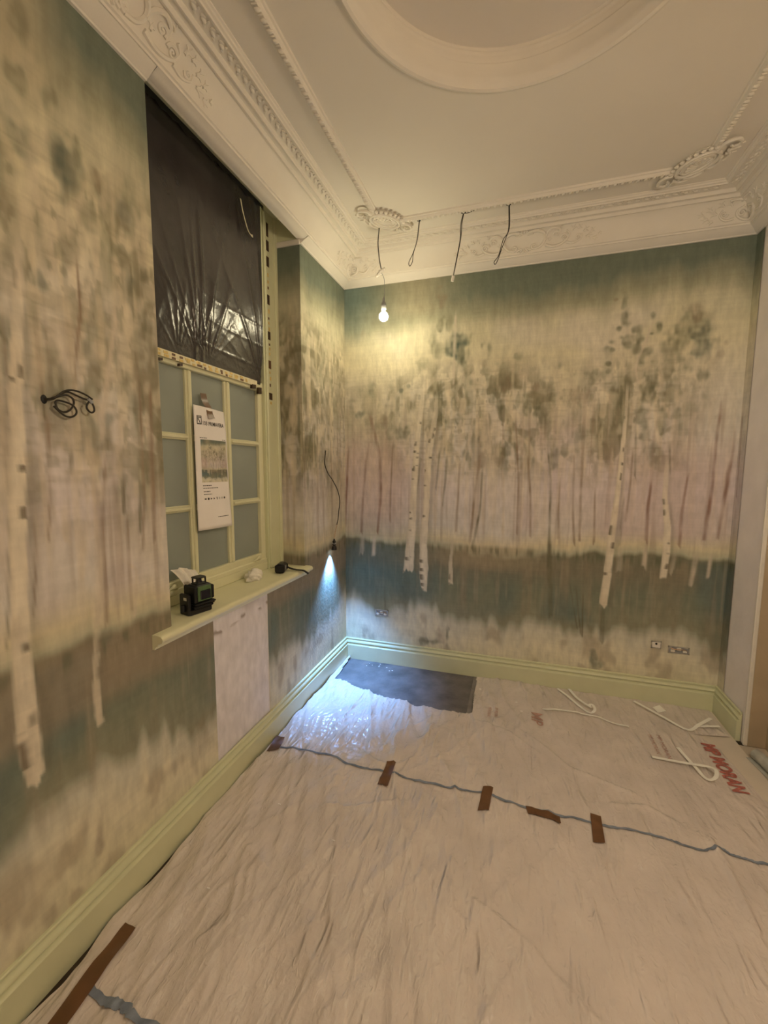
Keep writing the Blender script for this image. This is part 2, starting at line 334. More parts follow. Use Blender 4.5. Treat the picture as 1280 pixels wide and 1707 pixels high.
FOLIAGE_DABS = [
    (1,0.852,2.384,0.059,0.081,0.9,1),
    (1,0.896,2.292,0.042,0.049,0.6,0),
    (1,1.021,2.383,0.02,0.04,0.8,0),
    (1,0.942,2.441,0.017,0.032,0.7,0),
    (1,1.07,2.351,0.016,0.04,0.6,0),
    (1,0.732,2.731,0.03,0.064,0.5,2),
    (1,0.74,2.549,0.029,0.037,0.6,0),
    (1,0.791,2.544,0.021,0.037,0.6,0),
    (1,0.69,2.472,0.03,0.066,0.45,0),
    (1,0.717,2.366,0.043,0.058,0.5,0),
    (1,0.601,2.292,0.039,0.042,0.45,0),
    (1,0.455,2.109,0.018,0.017,0.8,1),
    (1,0.5,2.133,0.013,0.013,0.7,1),
    (1,0.736,2.053,0.034,0.042,0.6,0),
    (1,0.221,2.121,0.029,0.044,0.4,1),
    (1,0.139,1.947,0.039,0.027,0.7,1),
    (1,0.15,2.541,0.019,0.035,0.3,2),
    (1,0.317,1.897,0.047,0.036,0.5,2),
    (1,0.411,1.806,0.065,0.062,0.5,0),
    (1,0.485,1.795,0.036,0.044,0.6,0),
    (1,0.746,1.926,0.044,0.06,0.5,0),
    (1,0.863,1.88,0.059,0.051,0.5,0),
    (1,0.975,2.123,0.065,0.057,0.45,0),
    (1,1.032,2.262,0.041,0.025,0.5,2),
    (1,1.091,2.056,0.032,0.057,0.5,0),
    (1,1.162,1.952,0.028,0.057,0.65,0),
    (1,1.185,2.112,0.039,0.048,0.45,2),
    (1,1.257,2.285,0.023,0.023,0.5,0),
    (1,1.331,1.945,0.03,0.064,0.5,0),
    (1,1.42,1.902,0.038,0.087,0.7,0),
    (1,1.383,2.081,0.019,0.024,0.5,2),
    (1,1.288,1.623,0.031,0.041,0.6,0),
    (1,1.214,1.685,0.032,0.058,0.6,0),
    (1,0.932,1.646,0.025,0.042,0.7,0),
    (1,0.824,1.69,0.022,0.052,0.5,0),
    (1,1.03,1.582,0.033,0.059,0.5,2),
    (1,1.153,1.582,0.024,0.042,0.5,2),
    (1,2.26,2.385,0.092,0.104,0.6,0),
    (1,2.305,2.312,0.061,0.077,0.7,1),
    (1,2.191,2.251,0.063,0.078,0.55,0),
    (1,2.235,2.16,0.037,0.05,0.55,0),
    (1,2.332,2.101,0.027,0.032,0.7,0),
    (1,2.27,2.471,0.036,0.049,0.45,2),
    (1,1.885,2.561,0.014,0.043,0.8,0),
    (1,1.897,2.474,0.027,0.04,0.7,0),
    (1,1.86,2.416,0.02,0.018,0.8,0),
    (1,1.824,2.335,0.017,0.015,0.8,0),
    (1,1.88,2.356,0.017,0.022,0.7,0),
    (1,1.918,2.327,0.027,0.033,0.7,0),
    (1,1.961,2.399,0.023,0.021,0.85,0),
    (1,2.05,2.476,0.023,0.021,0.85,0),
    (1,2.074,2.407,0.025,0.029,0.7,0),
    (1,1.973,2.348,0.03,0.033,0.75,0),
    (1,1.961,2.28,0.026,0.036,0.8,0),
    (1,2.025,2.254,0.029,0.033,0.75,0),
    (1,1.995,2.198,0.027,0.026,0.8,0),
    (1,2.044,2.367,0.013,0.011,0.8,0),
    (1,1.803,2.278,0.027,0.03,0.5,0),
    (1,1.836,2.286,0.014,0.014,0.7,0),
    (1,1.813,2.203,0.018,0.018,0.8,0),
    (1,1.809,2.152,0.014,0.015,0.7,0),
    (1,1.834,2.588,0.013,0.011,0.7,2),
    (1,1.768,2.139,0.049,0.03,0.35,0),
    (1,1.877,2.036,0.054,0.113,0.45,0),
    (1,2.058,2.027,0.036,0.096,0.7,0),
    (1,2.15,2.004,0.045,0.08,0.5,0),
    (1,2.023,1.844,0.033,0.097,0.55,0),
    (1,2.139,1.822,0.032,0.089,0.65,0),
    (1,2.109,1.618,0.046,0.075,0.45,0),
    (1,1.719,2.082,0.021,0.061,0.5,0),
    (1,1.651,2.009,0.05,0.061,0.45,2),
    (1,2.38,2.185,0.031,0.035,0.4,2),
    (1,2.433,2.284,0.015,0.021,0.5,2),
    (1,2.408,2.217,0.018,0.02,0.4,2),
    (1,2.209,1.874,0.023,0.036,0.5,0),
    (1,1.639,1.894,0.028,0.077,0.4,0),
    (1,1.485,2.056,0.037,0.078,0.4,0),
    (1,1.526,2.208,0.015,0.023,0.5,0),
    (1,1.583,1.661,0.019,0.04,0.6,0),
    (1,1.511,1.602,0.027,0.057,0.6,0),
    (1,1.687,1.777,0.036,0.047,0.4,0),
    (1,2.299,1.907,0.049,0.043,0.35,0),
    (1,2.346,1.976,0.025,0.028,0.4,0),
    (1,0.776,0.273,0.032,0.075,0.6,2),
    (1,0.821,0.288,0.013,0.056,0.8,3),
    (1,0.637,0.217,0.038,0.024,0.6,3),
    (1,0.731,0.22,0.046,0.019,0.6,3),
    (1,0.156,0.219,0.031,0.06,0.5,2),
    (1,1.82,0.257,0.022,0.077,0.6,1),
    (1,1.848,0.205,0.044,0.034,0.6,1),
    (1,1.768,0.176,0.029,0.017,0.5,2),
    (1,-0.091,0.138,0.016,0.103,0.5,3),
    (1,0.487,0.525,0.048,0.144,0.3,3),
    (0,-2.078,2.388,0.037,0.067,0.75,1),
    (0,-2.102,2.405,0.017,0.033,0.6,1),
    (0,-2.203,2.376,0.034,0.052,0.55,1),
    (0,-2.124,2.537,0.016,0.036,0.55,0),
    (0,-2.099,2.564,0.011,0.033,0.5,0),
    (0,-2.037,2.472,0.015,0.041,0.45,0),
    (0,-2.193,2.542,0.021,0.031,0.55,0),
    (0,-2.178,2.695,0.024,0.039,0.5,0),
    (0,-1.984,2.421,0.016,0.032,0.55,2),
    (0,-1.888,2.387,0.019,0.043,0.6,1),
    (0,-1.86,2.354,0.015,0.047,0.5,0),
    (0,-2.013,2.292,0.025,0.036,0.5,0),
    (0,-2.168,2.045,0.016,0.026,0.75,1),
    (0,-2.195,2.058,0.009,0.02,0.6,1),
    (0,-1.886,2.14,0.034,0.044,0.6,1),
    (0,-1.936,2.232,0.037,0.034,0.35,0),
    (0,-2.172,2.2,0.022,0.032,0.35,0),
    (0,-2.049,1.917,0.016,0.044,0.5,0),
    (0,-2.15,1.855,0.02,0.03,0.45,0),
    (0,-1.864,1.928,0.025,0.062,0.45,0),
    (0,-2.122,1.777,0.036,0.035,0.35,0),
    (0,-1.921,1.795,0.039,0.061,0.4,0),
    (0,-2.27,1.885,0.017,0.024,0.6,0),
    (0,-2.19,1.957,0.025,0.039,0.4,0),
    (0,-1.995,1.686,0.018,0.023,0.6,1),
    (0,-2.094,1.922,0.026,0.071,0.3,2),
    (0,-1.809,2.005,0.022,0.085,0.4,0),
    (0,-2.253,2.07,0.022,0.046,0.35,0),
    (0,-1.884,1.698,0.025,0.062,0.4,0),
    (0,-2.044,1.568,0.012,0.027,0.4,2),
    (0,-2.123,0.282,0.014,0.053,0.5,2),
    (0,-2.281,0.194,0.019,0.029,0.4,2),
    (0,-2.2,0.188,0.025,0.024,0.4,2),
    (0,-2.044,0.974,0.035,0.029,0.35,1),
]

# ------------------------------------------------------------------ the hand-painted mural as paint colour on the wall meshes
ZS = [.15, .30, .42, .50, .70, .84, .955, .985, 1.04, 1.14, 1.40, 1.75, 2.05, 2.30, 2.52, 2.62, 2.75, 2.90]
ZCOL = [(0.688, 0.648, 0.473), (0.742, 0.692, 0.535), (0.605, 0.589, 0.489), (0.281, 0.281, 0.202), (0.206, 0.223, 0.166), (0.215, 0.2, 0.145), (0.2, 0.195, 0.135), (0.506, 0.499, 0.365), (0.66, 0.594, 0.419), (0.647, 0.614, 0.567), (0.664, 0.607, 0.605), (0.658, 0.621, 0.561), (0.68, 0.626, 0.522), (0.671, 0.615, 0.441), (0.605, 0.574, 0.416), (0.351, 0.344, 0.242), (0.173, 0.201, 0.157), (0.161, 0.19, 0.146)]
KCOL = {0: (.135, .14, .085), 1: (.12, .145, .115), 2: (.27, .20, .14), 3: (.10, .095, .06)}
def lerp(C, mask, col):
    return C*(1-mask[..., None]) + np.array(col)*mask[..., None]
def seg_field(s, z, pts):
    # signed distance across a stroke / half width, over its height
    zz = np.array([p[1] for p in pts][::-1]); ss = np.array([p[0] for p in pts][::-1]); ww = np.array([p[2] for p in pts][::-1])
    c = np.interp(z, zz, ss); w = np.interp(z, zz, ww)/2
    lo = zz[0] + .045*(noise(s*70, s*0, 6)-.45); inside = sstep(lo-.008, lo+.010, z)*(1-sstep(zz[-1]-.05, zz[-1]+.03, z))
    return (s-c)/np.maximum(w, .001), inside
def mural(s, z, wall):
    sd = 0 if wall == 1 else 40
    z2 = z + .05*(fbm(s*2.3, z*1.2, 5+sd)-.5)
    rag = (fbm(s*9, z*1.1, 7+sd, 2)-.5)*.10 + (noise(s*30, z*2.2, 9+sd)-.5)*.045 + (noise(s*3.1, z*0, 10+sd)-.5)*.10
    low = sstep(.75, .60, z)            # dripping lower edge of the water
    zr = z2 + rag*(.35 + 1.25*low + .45*sstep(2.2, 2.5, z))
    if wall == 1: zr = zr + sstep(.80, .88, z)*(1-sstep(1.1, 1.2, z))*(.045*np.exp(-((s-1.2)/.42)**2)-.015*np.exp(-((s-2.2)/.3)**2)+.05*(fbm(s*5, z*0, 8, 2)-.5))
    if wall == 1: zr = zr + low*(.07*np.exp(-((s-2.3)/.35)**2) - .03*np.exp(-((s-1.3)/.3)**2))
    C = np.stack([np.interp(zr, ZS, [c[i] for c in ZCOL]) for i in range(3)], -1)
    # broad patches in the pale zone
    pale = sstep(1.0, 1.08, z)*(1-sstep(2.45, 2.62, z))
    n = fbm(s*1.7, z*2.0, 21+sd, 3); C = lerp(C, pale*sstep(.52, .72, n)*.5, (.68, .62, .55))
    n = fbm(s*2.2, z*1.6, 23+sd, 3); C = lerp(C, pale*sstep(.50, .72, n)*.45, (.56, .51, .33))
    n = fbm(s*2.6, z*1.3, 25+sd, 3); C = lerp(C, sstep(1.05, 1.15, z)*(1-sstep(1.75, 2.0, z))*sstep(.5, .72, n)*.45, (.54, .44, .45))
    # loose foliage haze, vertical smears
    fol = sstep(1.38, 1.62, z)*(1-sstep(2.12, 2.38, z))
    dens = fbm(s*1.5, z*.9, 31+sd, 2)
    if wall == 1:
        kd = .40+.95*np.exp(-((s-.98)/.42)**2)+.85*np.exp(-((s-1.98)/.28)**2)-.30*np.exp(-((s-2.45)/.22)**2)
        fol = sstep(1.36, 1.62, z)*(1-sstep(2.05+.10*np.exp(-((s-.9)/.3)**2), 2.34, z))*np.clip(kd, .12, 1)
    else:
        fol = sstep(1.20, 1.62, z)*(1-sstep(2.25, 2.6, z)); n = fbm(s*2.4, z*3.4, 32, 3)
        C = lerp(C, fol*sstep(.38, .62, n)*.62, (.35, .31, .23))
        n = fbm(s*6, z*5, 30, 3); C = lerp(C, fol*sstep(.54, .70, n)*.6, (.21, .205, .15))
        C = lerp(C, sstep(-2.0, -2.2, s)*sstep(2.45, 2.6, z)*.75, (.50, .44, .31))
    n = fbm(s*13, z*5.5, 33+sd, 3); C = lerp(C, fol*sstep(.46, .64, n)*sstep(.22, .52, dens)*.85, (.235, .21, .135))
    n = fbm(s*24, z*7, 35+sd, 2); C = lerp(C, fol*sstep(.56, .72, n)*.42, (.24, .25, .17))
    n = fbm(s*30, z*11, 36+sd, 2); C = lerp(C, fol*sstep(.60, .75, n)*.45, (.66, .58, .45))
    n = fbm(s*9+3*noise(s*4, z*4, 3), z*9, 37+sd, 3); C = lerp(C, fol*sstep(.52, .64, n)*sstep(.30, .55, dens)*.72, (.19, .175, .105))
    n = fbm(s*30, z*2.6, 40+sd, 2); C = lerp(C, fol*sstep(.60, .76, n)*.5, (.72, .64, .47))
    n = fbm(s*48, z*20, 38+sd, 2); C = lerp(C, fol*sstep(.62, .76, n)*.42, (.17, .165, .10))
    n = fbm(s*16, z*60, 39+sd, 2); C = lerp(C, fol*sstep(.55, .75, n)*.35, (.33, .29, .20))
    n = fbm(s*20, z*9, 34+sd, 2); C = lerp(C, fol*sstep(.62, .78, n)*.5, (.74, .66, .50))
    # vertical brush streaks
    st = sstep(.96, 1.05, z)*(1-sstep(1.8, 2.1, z))
    n = fbm(s*42, z*1.6, 41+sd, 2); C = lerp(C, st*sstep(.58, .76, n)*.42, (.33, .25, .19))
    n = fbm(s*34, z*1.4, 43+sd, 2); C = lerp(C, st*sstep(.58, .76, n)*.40, (.68, .60, .49))
    # water: vertical reflections, brown towards the top
    wa = sstep(.42, .55, z)*(1-sstep(.93, .98, z))
    n = fbm(s*16, z*1.5, 51+sd, 3); C = lerp(C, wa*sstep(.55, .75, n)*.45, (.30, .255, .18))
    n = fbm(s*3.2, z*2.4, 53+sd, 2); C = lerp(C, wa*sstep(.46, .7, n)*.55, (.105, .165, .165))
    n = fbm(s*55, z*3, 55+sd, 2); C = lerp(C, wa*sstep(.62, .8, n)*.35, (.36, .32, .24))
    if wall == 1:
        n = fbm(s*12, z*2.2, 52, 3); C = lerp(C, np.exp(-((s-1.05)/.42)**2)*sstep(.78, .86, z+.06*(n-.5))*(1-sstep(.96, 1.0, z))*.75, (.36, .30, .205))
        C = lerp(C, np.exp(-((s-.2)/.35)**2)*sstep(.995, 1.02, z)*(1-sstep(1.12, 1.3, z))*.5, (.40, .375, .30))
    else:
        C = lerp(C, sstep(.70, .80, z+.05*(fbm(s*3, z*0, 52, 2)-.5))*(1-sstep(.95, 1.02, z))*.6, (.34, .275, .20))
    # grass line
    n = noise(s*70, z*6, 57+sd); C = lerp(C, np.exp(-((z-.945)/.035)**2)*sstep(.45, .75, n)*.6, (.12, .13, .08))
    # bottom stains
    bo = 1-sstep(.38, .5, z); n = fbm(s*11, z*6, 61+sd, 3); C = lerp(C, bo*sstep(.58, .78, n)*.5, (.33, .27, .18))
    # sky drips
    sk = sstep(2.38, 2.55, z)*(1-sstep(2.68, 2.8, z)); n = fbm(s*20, z*1.5, 63+sd, 2); C = lerp(C, sk*sstep(.5, .7, n)*.22, (.30, .30, .22))
    if wall == 1:
        C = lerp(C, np.exp(-((s-.55)/.26)**2)*sstep(2.58, 2.68, z)*.65, (.42, .37, .25))   # brown gap in the dark sky
        C = lerp(C, np.exp(-((s-.06)/.16)**2)*sstep(2.40, 2.6, z)*.6, (.16, .235, .225))
        C = lerp(C, np.exp(-((s-.25)/.30)**2)*sstep(1.0, 1.2, z)*(1-sstep(1.6, 1.9, z))*.5, (.66, .50, .42))
        C = lerp(C, np.exp(-((s-2.2)/.5)**2)*sstep(1.02, 1.15, z)*(1-sstep(1.5, 1.85, z))*.5, (.57, .44, .42))
        C = lerp(C, np.exp(-((s-.15)/.3)**2)*sstep(.45, .6, z)*(1-sstep(.72, .85, z))*.6, (.11, .19, .205))
    # dabs of leaves
    for wl, x, zz, rx, rz, stg, k in FOLIAGE_DABS:
        if wl != wall: continue
        jx = (noise(s*45, z*30, int(abs(x)*97)+3)-.5)*.9 + (noise(s*18, z*14, int(zz*83)+3)-.5)*.9
        d = np.sqrt(((s-x)/(rx*1.1))**2 + ((z-zz)/(rz*1.1))**2) + jx
        C = lerp(C, (1-sstep(.35, 1.35, d))*stg*(.62+.5*noise(s*70, z*22, 79))*(.75+.4*noise(s*20, z*50, 78)), KCOL[k])
    # faint trunks
    fc = {0: (.62, .545, .44), 1: (.27, .19, .13), 2: (.25, .135, .095), 3: (.15, .135, .085)}
    for wl, k, pts in FAINT_TRUNKS:
        if wl != wall: continue
        wob = .35*(noise(s*0+z*9, z*0+pts[0][0]*10, 71)-.5)
        d, ins = seg_field(s, z, pts)
        n = noise(s*60, z*18, 73); n2 = noise(s*12, z*5+pts[0][0]*3, 74); C = lerp(C, (1-sstep(.25, 1.5, np.abs(d+wob)))*ins*np.clip(.12+.45*n+.45*n2, 0, .9), fc[k])
    # white birches with dark bark scars
    for wl, pts in BIRCH_TRUNKS:
        if wl != wall: continue
        d, ins = seg_field(s, z, pts); big = 1.0
        top = pts[0][1]; fade = .45+.55*sstep(top, top-.45, z)
        ed = .25*(noise(z*24+s*0, s*0+pts[0][0]*7, 81)-.5)
        C = lerp(C, np.exp(-((d-1.5)/.7)**2)*ins*.38*fade, (.20, .175, .12))
        m_ = (1-sstep(.80, 1.15, np.abs(d+ed)))*ins*fade
        n = noise(s*30, z*12, 83)
        C = lerp(C, m_*.92, (.76, .69, .56)); C = lerp(C, m_*sstep(.5, .8, n)*.4, (.60, .52, .40))
        C = lerp(C, m_*sstep(.2, .95, -d)*.30, (.42, .36, .26))
        f_ = 1.0 if wl else .55
        sc = noise(s*16*f_+pts[0][0]*3, z*44*f_, 85); cl2 = noise(s*2, z*7*f_+pts[0][0]*5, 86); side = noise(z*10*f_+s*0, s*0+pts[0][0]*3, 88)
        ed2 = sstep(-.15, .75, d*np.where(side > .5, 1, -1)+.25*(hz_ := noise(s*50, z*50, 90)))
        C = lerp(C, m_*sstep(.56, .66, sc*.7+cl2*.42-.10)*ed2*.85, (.14, .115, .08))
    # horizontal canvas brushing
    n = fbm(s*7, z*130, 91, 2); C = C*(1+.10*(n-.5))[..., None]
    n = fbm(s*120, z*14, 93, 2); C = C*(1+.12*(n-.5))[..., None]
    return np.clip(C, .01, .95)

def lin(a, b, step): return np.linspace(a, b, max(2, int(round(abs(b-a)/step))+1))
def wall_patch(u, v, f, wall, sfun=None, plain=None):
    U_, V_ = np.meshgrid(u, v, indexing='ij'); P = f(U_, V_)
    C = mural(sfun(U_) if sfun else U_, V_, wall)
    return P, C
def stack3(a, b, c): return np.stack(np.broadcast_arrays(a, b, c), -1).astype(float)

# ------------------------------------------------------------------ structure
def struct(name, mb, m, parent=None, smooth=False):
    o = mb.build(name, m, parent, smooth)
    if parent is None: o['kind'] = 'structure'
    return o
struct('floor', MB().box(-.30, 2.75, YR-.1, .15, -.12, 0), M['dark_floor'])
# back wall: papered face plus the masonry behind it
P, C = wall_patch(lin(0, W, .0055), lin(.14, 2.90, .006), lambda u, v: stack3(u, 0*u, v), 1)
wb = grid_obj('wall_back', P, M['mural'], C, flip=True); wb['kind'] = 'structure'
MB().box(-.35, 2.80, .004, .15, 0, 3.25).build('masonry', M['plaster_old'], wb)
# left wall
cuts = []
P, C = wall_patch(lin(WR, 0, .0055), lin(.14, 2.90, .006), lambda u, v: stack3(0*u, u, v), 0)
wl = grid_obj('wall_left', P, M['mural'], C, flip=True); wl['kind'] = 'structure'
ya = np.concatenate([lin(-2.7, WL, .007)]); 
P, C = wall_patch(ya, lin(.14, 2.90, .007), lambda u, v: stack3(0*u, u, v), 0)
grid_obj('papered_panel', P, M['mural'], C, parent=wl, flip=True)
P, C = wall_patch(lin(YR, -2.7, .02), lin(.14, 2.90, .015), lambda u, v: stack3(0*u, u, v), 0)
grid_obj('papered_panel', P, M['mural'], C, parent=wl, flip=True)
def under(u, v):
    inp = ((u > -1.541) & (u < -1.108)); return stack3(np.where(inp, -.004, 0), u, v)
P, C = wall_patch(np.sort(np.concatenate([lin(WL, WR, .007), [-1.5415, -1.5405, -1.1085, -1.1075]])), lin(.14, .90, .007), under, 0)
U_ = P[..., 1]; V_ = P[..., 2]
bare = ((U_ > -1.541) & (U_ < -1.108)).astype(float)
pc = np.array([.82, .78, .80])*(1+.10*(fbm(U_*6, V_*6, 97)-.5))[..., None]
C = C*(1-bare[..., None]) + pc*bare[..., None]
crack = bare*np.exp(-((V_-(.80-.06*(fbm(U_*9, V_*0, 98)-.2)))/.010)**2)*sstep(.45, .6, noise(U_*22, V_*30, 99))
C = lerp(C, crack*.75, (.20, .13, .09))
C = lerp(C, bare*sstep(.79, .86, V_)*sstep(.3, .6, noise(U_*8, V_*9, 77))*.5, (.46, .38, .30))
grid_obj('papered_panel', P, M['mural'], C, parent=wl, flip=True)
# reveals of the window opening
P, C = wall_patch(lin(-.172, 0, .0065), lin(.905, 2.862, .007), lambda u, v: stack3(u, 0*u+WR, v), 0, lambda u: WR-.01+u*1.0)
grid_obj('papered_reveal', P, M['mural'], C, parent=wl, flip=True)
P, C = wall_patch(lin(-.172, 0, .03), lin(.905, 2.862, .02), lambda u, v: stack3(u, 0*u+WL, v), 0, lambda u: WL+u)
grid_obj('papered_reveal', P, M['mural'], C, parent=wl)
mm = MB(); mm.box(-.35, -.006, WR+.004, .004, 0, 3.25); mm.box(-.35, -.006, YR-.1, WL-.004, 0, 3.25); mm.box(-.35, -.006, WL, WR, 0, .87); mm.box(-.35, -.012, WL-.01, WR+.01, 3.025, 3.25)
mm.build('masonry', M['plaster_old'], wl)
MB().box(-.172, -.002, WR-.004, WR+.004, 2.89, 3.025).build('reveal_top', M['green'], wl)
MB().box(-.172, -.004, WL-.004, WL+.004, 2.86, 3.025).build('reveal_top', M['green'], wl)
MB().cham(-.172, .004, WR-.010, WR+.003, 2.858, 2.888, .003).build('fillet', M['cornice'], wl)
MB().box(-.172, -.012, WL, WR, 3.015, 3.03).build('soffit', M['green'], wl)
# right side: short papered return, bare plaster pier, then the stepped-back wall
P, C = wall_patch(lin(W, W+.082, .006), lin(.14, 2.90, .006), lambda u, v: stack3(0*u+W, -(u-W), v), 1)
wr_ = grid_obj('wall_right', P, M['mural'], C, flip=True); wr_['kind'] = 'structure'
MB().box(W+.003, 2.80, -.345, .004, 0, 3.25).build('pier', M['plaster'], wr_)
mb = MB(); mb.cham(W-.003, W+.018, -.356, -.340, .0, 2.87, .004); mb.build('corner_bead', M['cornice'], wr_)
MB().box(2.640, 2.80, YR-.1, -.345, 0, 3.25).build('stepped_wall', M['plaster_old'], wr_)
MB().box(W-.001, 2.66, YR-.05, -.35, 2.866, 3.05).build('boxing', M['cornice'], wr_)
MB().box(W+.016, 2.645, -.352, -.3451, .0, 2.87).build('step_face', M['plaster_old'], wr_)
struct('wall_rear', MB().box(-.35, 2.80, YR-.15, YR, 0, 3.25), M['plaster'])

# ceiling with its round recess
RC = (1.266, -1.732); RO, RI, ZD = .572, .545, 3.155
def ceiling():
    n = 96; mb = MB(); vs = []; fs = []
    for k in range(n):
        a = 2*PI*k/n; ca, sa = math.cos(a), math.sin(a)
        vs.append((RC[0]+RO*ca, RC[1]+RO*sa, ZC))
        # ray to the rectangle
        tx = ((2.8-RC[0]) if ca > 0 else (RC[0]+.35))/max(abs(ca), 1e-9); ty = ((.15-RC[1]) if sa > 0 else (RC[1]-YR+.15))/max(abs(sa), 1e-9)
        t = min(tx, ty); vs.append((RC[0]+t*ca, RC[1]+t*sa, ZC))
    for k in range(n):
        j = (k+1) % n; fs.append((2*k, 2*j, 2*j+1, 2*k+1))
    mb.add(vs, fs)
    # corners of the rectangle (fill the small gaps with a slab above)
    mb.box(-.35, 2.80, YR-.15, .15, ZC+.16, ZC+.22)
    for (x0, x1, y0, y1) in ((-.35, .2, -.2, .15), (2.3, 2.8, -.2, .15), (-.35, .2, YR-.15, YR+.3), (2.3, 2.8, YR-.15, YR+.3)):
        mb.box(x0, x1, y0, y1, ZC+.0005, ZC+.01)
    o = struct('ceiling', mb, M['ceiling'])
    MB().add([(RC[0]+.56*math.cos(2*PI*k/96), RC[1]+.56*math.sin(2*PI*k/96), ZD) for k in range(96)], [tuple(range(96))]).build('dome_panel', M['ceiling'], o)
    return o
ceiling()
prof = [(.60, .0), (.594, -.010), (.584, -.014), (.574, -.010), (.570, -.002), (.566, .006), (.562, .010), (.560, .024), (.556, .040), (.552, .054), (.549, .060), (.553, .064), (.549, .068), (.547, .082), (.543, .092), (.5395, .094), (.5395, .100), (.536, .105)]
ro = MB().lathe([(r, z) for r, z in prof], (RC[0], RC[1], ZC), 128).build('trim_5', M['cornice'], None, 40); ro['kind'] = 'structure'

# ---- cornice
CP = [(0, H), (.010, H), (.013, H+.005), (.018, H+.007), (.056, 2.899), (.061, 2.899), (.063, 2.907), (.071, 2.909),
      (.074, 2.925), (.080, 2.945), (.090, 2.966), (.103, 2.985), (.120, 3.002), (.142, 3.014),
      (.145, 3.009), (.153, 3.008), (.157, 3.013), (.160, 3.023), (.178, 3.026), (.181, 3.019), (.188, 3.018), (.192, 3.023), (.194, 3.036), (.242, 3.038),
      (.245, 3.031), (.251, 3.030), (.254, 3.036), (.262, 3.038), (.265, 3.044), (.272, 3.046), (.274, ZC+.003)]
COVE = CP[7:14]
OPN = [(0, 2.888), (.020, 2.886), (.040, 2.890)] + CP[4:]
def sweep(prof, fa, fb):
    mb = MB(); n = len(prof)
    vs = [fa(d, z) for d, z in prof] + [fb(d, z) for d, z in prof]
    return mb.add(vs, [(i, i+1, n+i+1, n+i) for i in range(n-1)])
def trim(name, mb):
    o = mb.build(name, M['cornice'], None, 35); o['kind'] = 'structure'; return o
m1 = sweep(CP, lambda d, z: (d, -d, z), lambda d, z: (d, WR, z))
a = sweep(OPN, lambda d, z: (d, WR, z), lambda d, z: (d, WL, z)); m1.add(a.v, a.f)
a = sweep(CP, lambda d, z: (d, WL, z), lambda d, z: (d, YR+d, z)); m1.add(a.v, a.f)
m1.box(-.012, .0, WL, WR, 2.888, ZC); 
for yy in (WL, WR): m1.add([(d, yy, z) for d, z in CP[:6]] + [(d, yy, z) for d, z in OPN[:3]][::-1], [tuple(range(9))])
T1 = trim('trim_1', m1)
T2 = trim('trim_2', sweep(CP, lambda d, z: (d, -d, z), lambda d, z: (W-d, -d, z)))
T3 = trim('trim_3', sweep(CP, lambda d, z: (W-d, -d, z), lambda d, z: (W-d, YR+d, z)))
T4 = trim('trim_4', sweep(CP, lambda d, z: (d, YR+d, z), lambda d, z: (W-d, YR+d, z)))
# rib frame on the ceiling
RP = [(.392, ZC+.002), (.394, 3.043), (.398, 3.041), (.402, 3.036), (.409, 3.031), (.424, 3.029), (.430, 3.034), (.433, 3.041), (.440, 3.042), (.443, ZC+.002)]
rb = MB()
for fa, fb in (((lambda d, z: (d, -d, z)), (lambda d, z: (W-d, -d, z))), ((lambda d, z: (d, -d, z)), (lambda d, z: (d, YR+d, z))),
               ((lambda d, z: (W-d, -d, z)), (lambda d, z: (W-d, YR+d, z))), ((lambda d, z: (d, YR+d, z)), (lambda d, z: (W-d, YR+d, z)))):
    a = sweep(RP, fa, fb); rb.add(a.v, a.f)
T6 = trim('trim_6', rb)

# repeated leaf pieces: running leaf on the cornice, egg pieces on the rib
def share(name, me, parent, mx):
    o = bpy.data.objects.new(name, me); COL.objects.link(o); o.parent = parent; o.matrix_local = mx; return o
lm = MB()
lm.ellipsoid((0, 0, 0), ((.016, .004, 0), (-.003, .008, 0), (0, 0, .007)), 6, 4)
lm.ellipsoid((.014, .010, 0), ((.010, .006, 0), (-.004, .005, 0), (0, 0, .006)), 6, 3)
lm.ellipsoid((-.012, -.010, 0), ((.009, -.006, 0), (.004, .005, 0), (0, 0, .006)), 6, 3)
lm.ellipsoid((.010, -.012, 0), ((.005, .006, 0), (-.004, .004, 0), (0, 0, .005)), 6, 3)
tmp = lm.build('leaf', M['cornice'], None, True); leaf_me = tmp.data; bpy.data.objects.remove(tmp)
em = MB(); em.ellipsoid((-.004, 0, 0), ((.008, .003, 0), (-.004, .013, 0), (0, 0, .007)), 6, 4); em.ellipsoid((.012, 0, 0), ((.003, .001, 0), (-.002, .013, 0), (0, 0, .005)), 6, 3)
tmp = em.build('egg_piece', M['cornice'], None, True); egg_me = tmp.data; bpy.data.objects.remove(tmp)
def TR(x, y, z, rz): return Matrix.Translation((x, y, z)) @ Matrix.Rotation(rz, 4, 'Z')
y = -.26
while y > -3.1: share('leaf', leaf_me, T1, TR(.218, y, 3.037, PI/2)); y -= .046
x = .27
while x < W-.25: share('leaf', leaf_me, T2, TR(x, -.218, 3.037, PI*(int(x*100) % 2))); x += .046
y = -.26
while y > -2.2: share('leaf', leaf_me, T3, TR(W-.218, y, 3.037, PI/2)); y -= .046
y = -.52
while y > -2.9: share('egg_piece', egg_me, T6, TR(.416, y, 3.030, PI/2)); y -= .036
x = .54
while x < W-.5: share('egg_piece', egg_me, T6, TR(x, -.416, 3.030, 0)); x += .036
y = -.6
while y > -1.9: share('egg_piece', egg_me, T6, TR(W-.416, y, 3.030, PI/2)); y -= .036

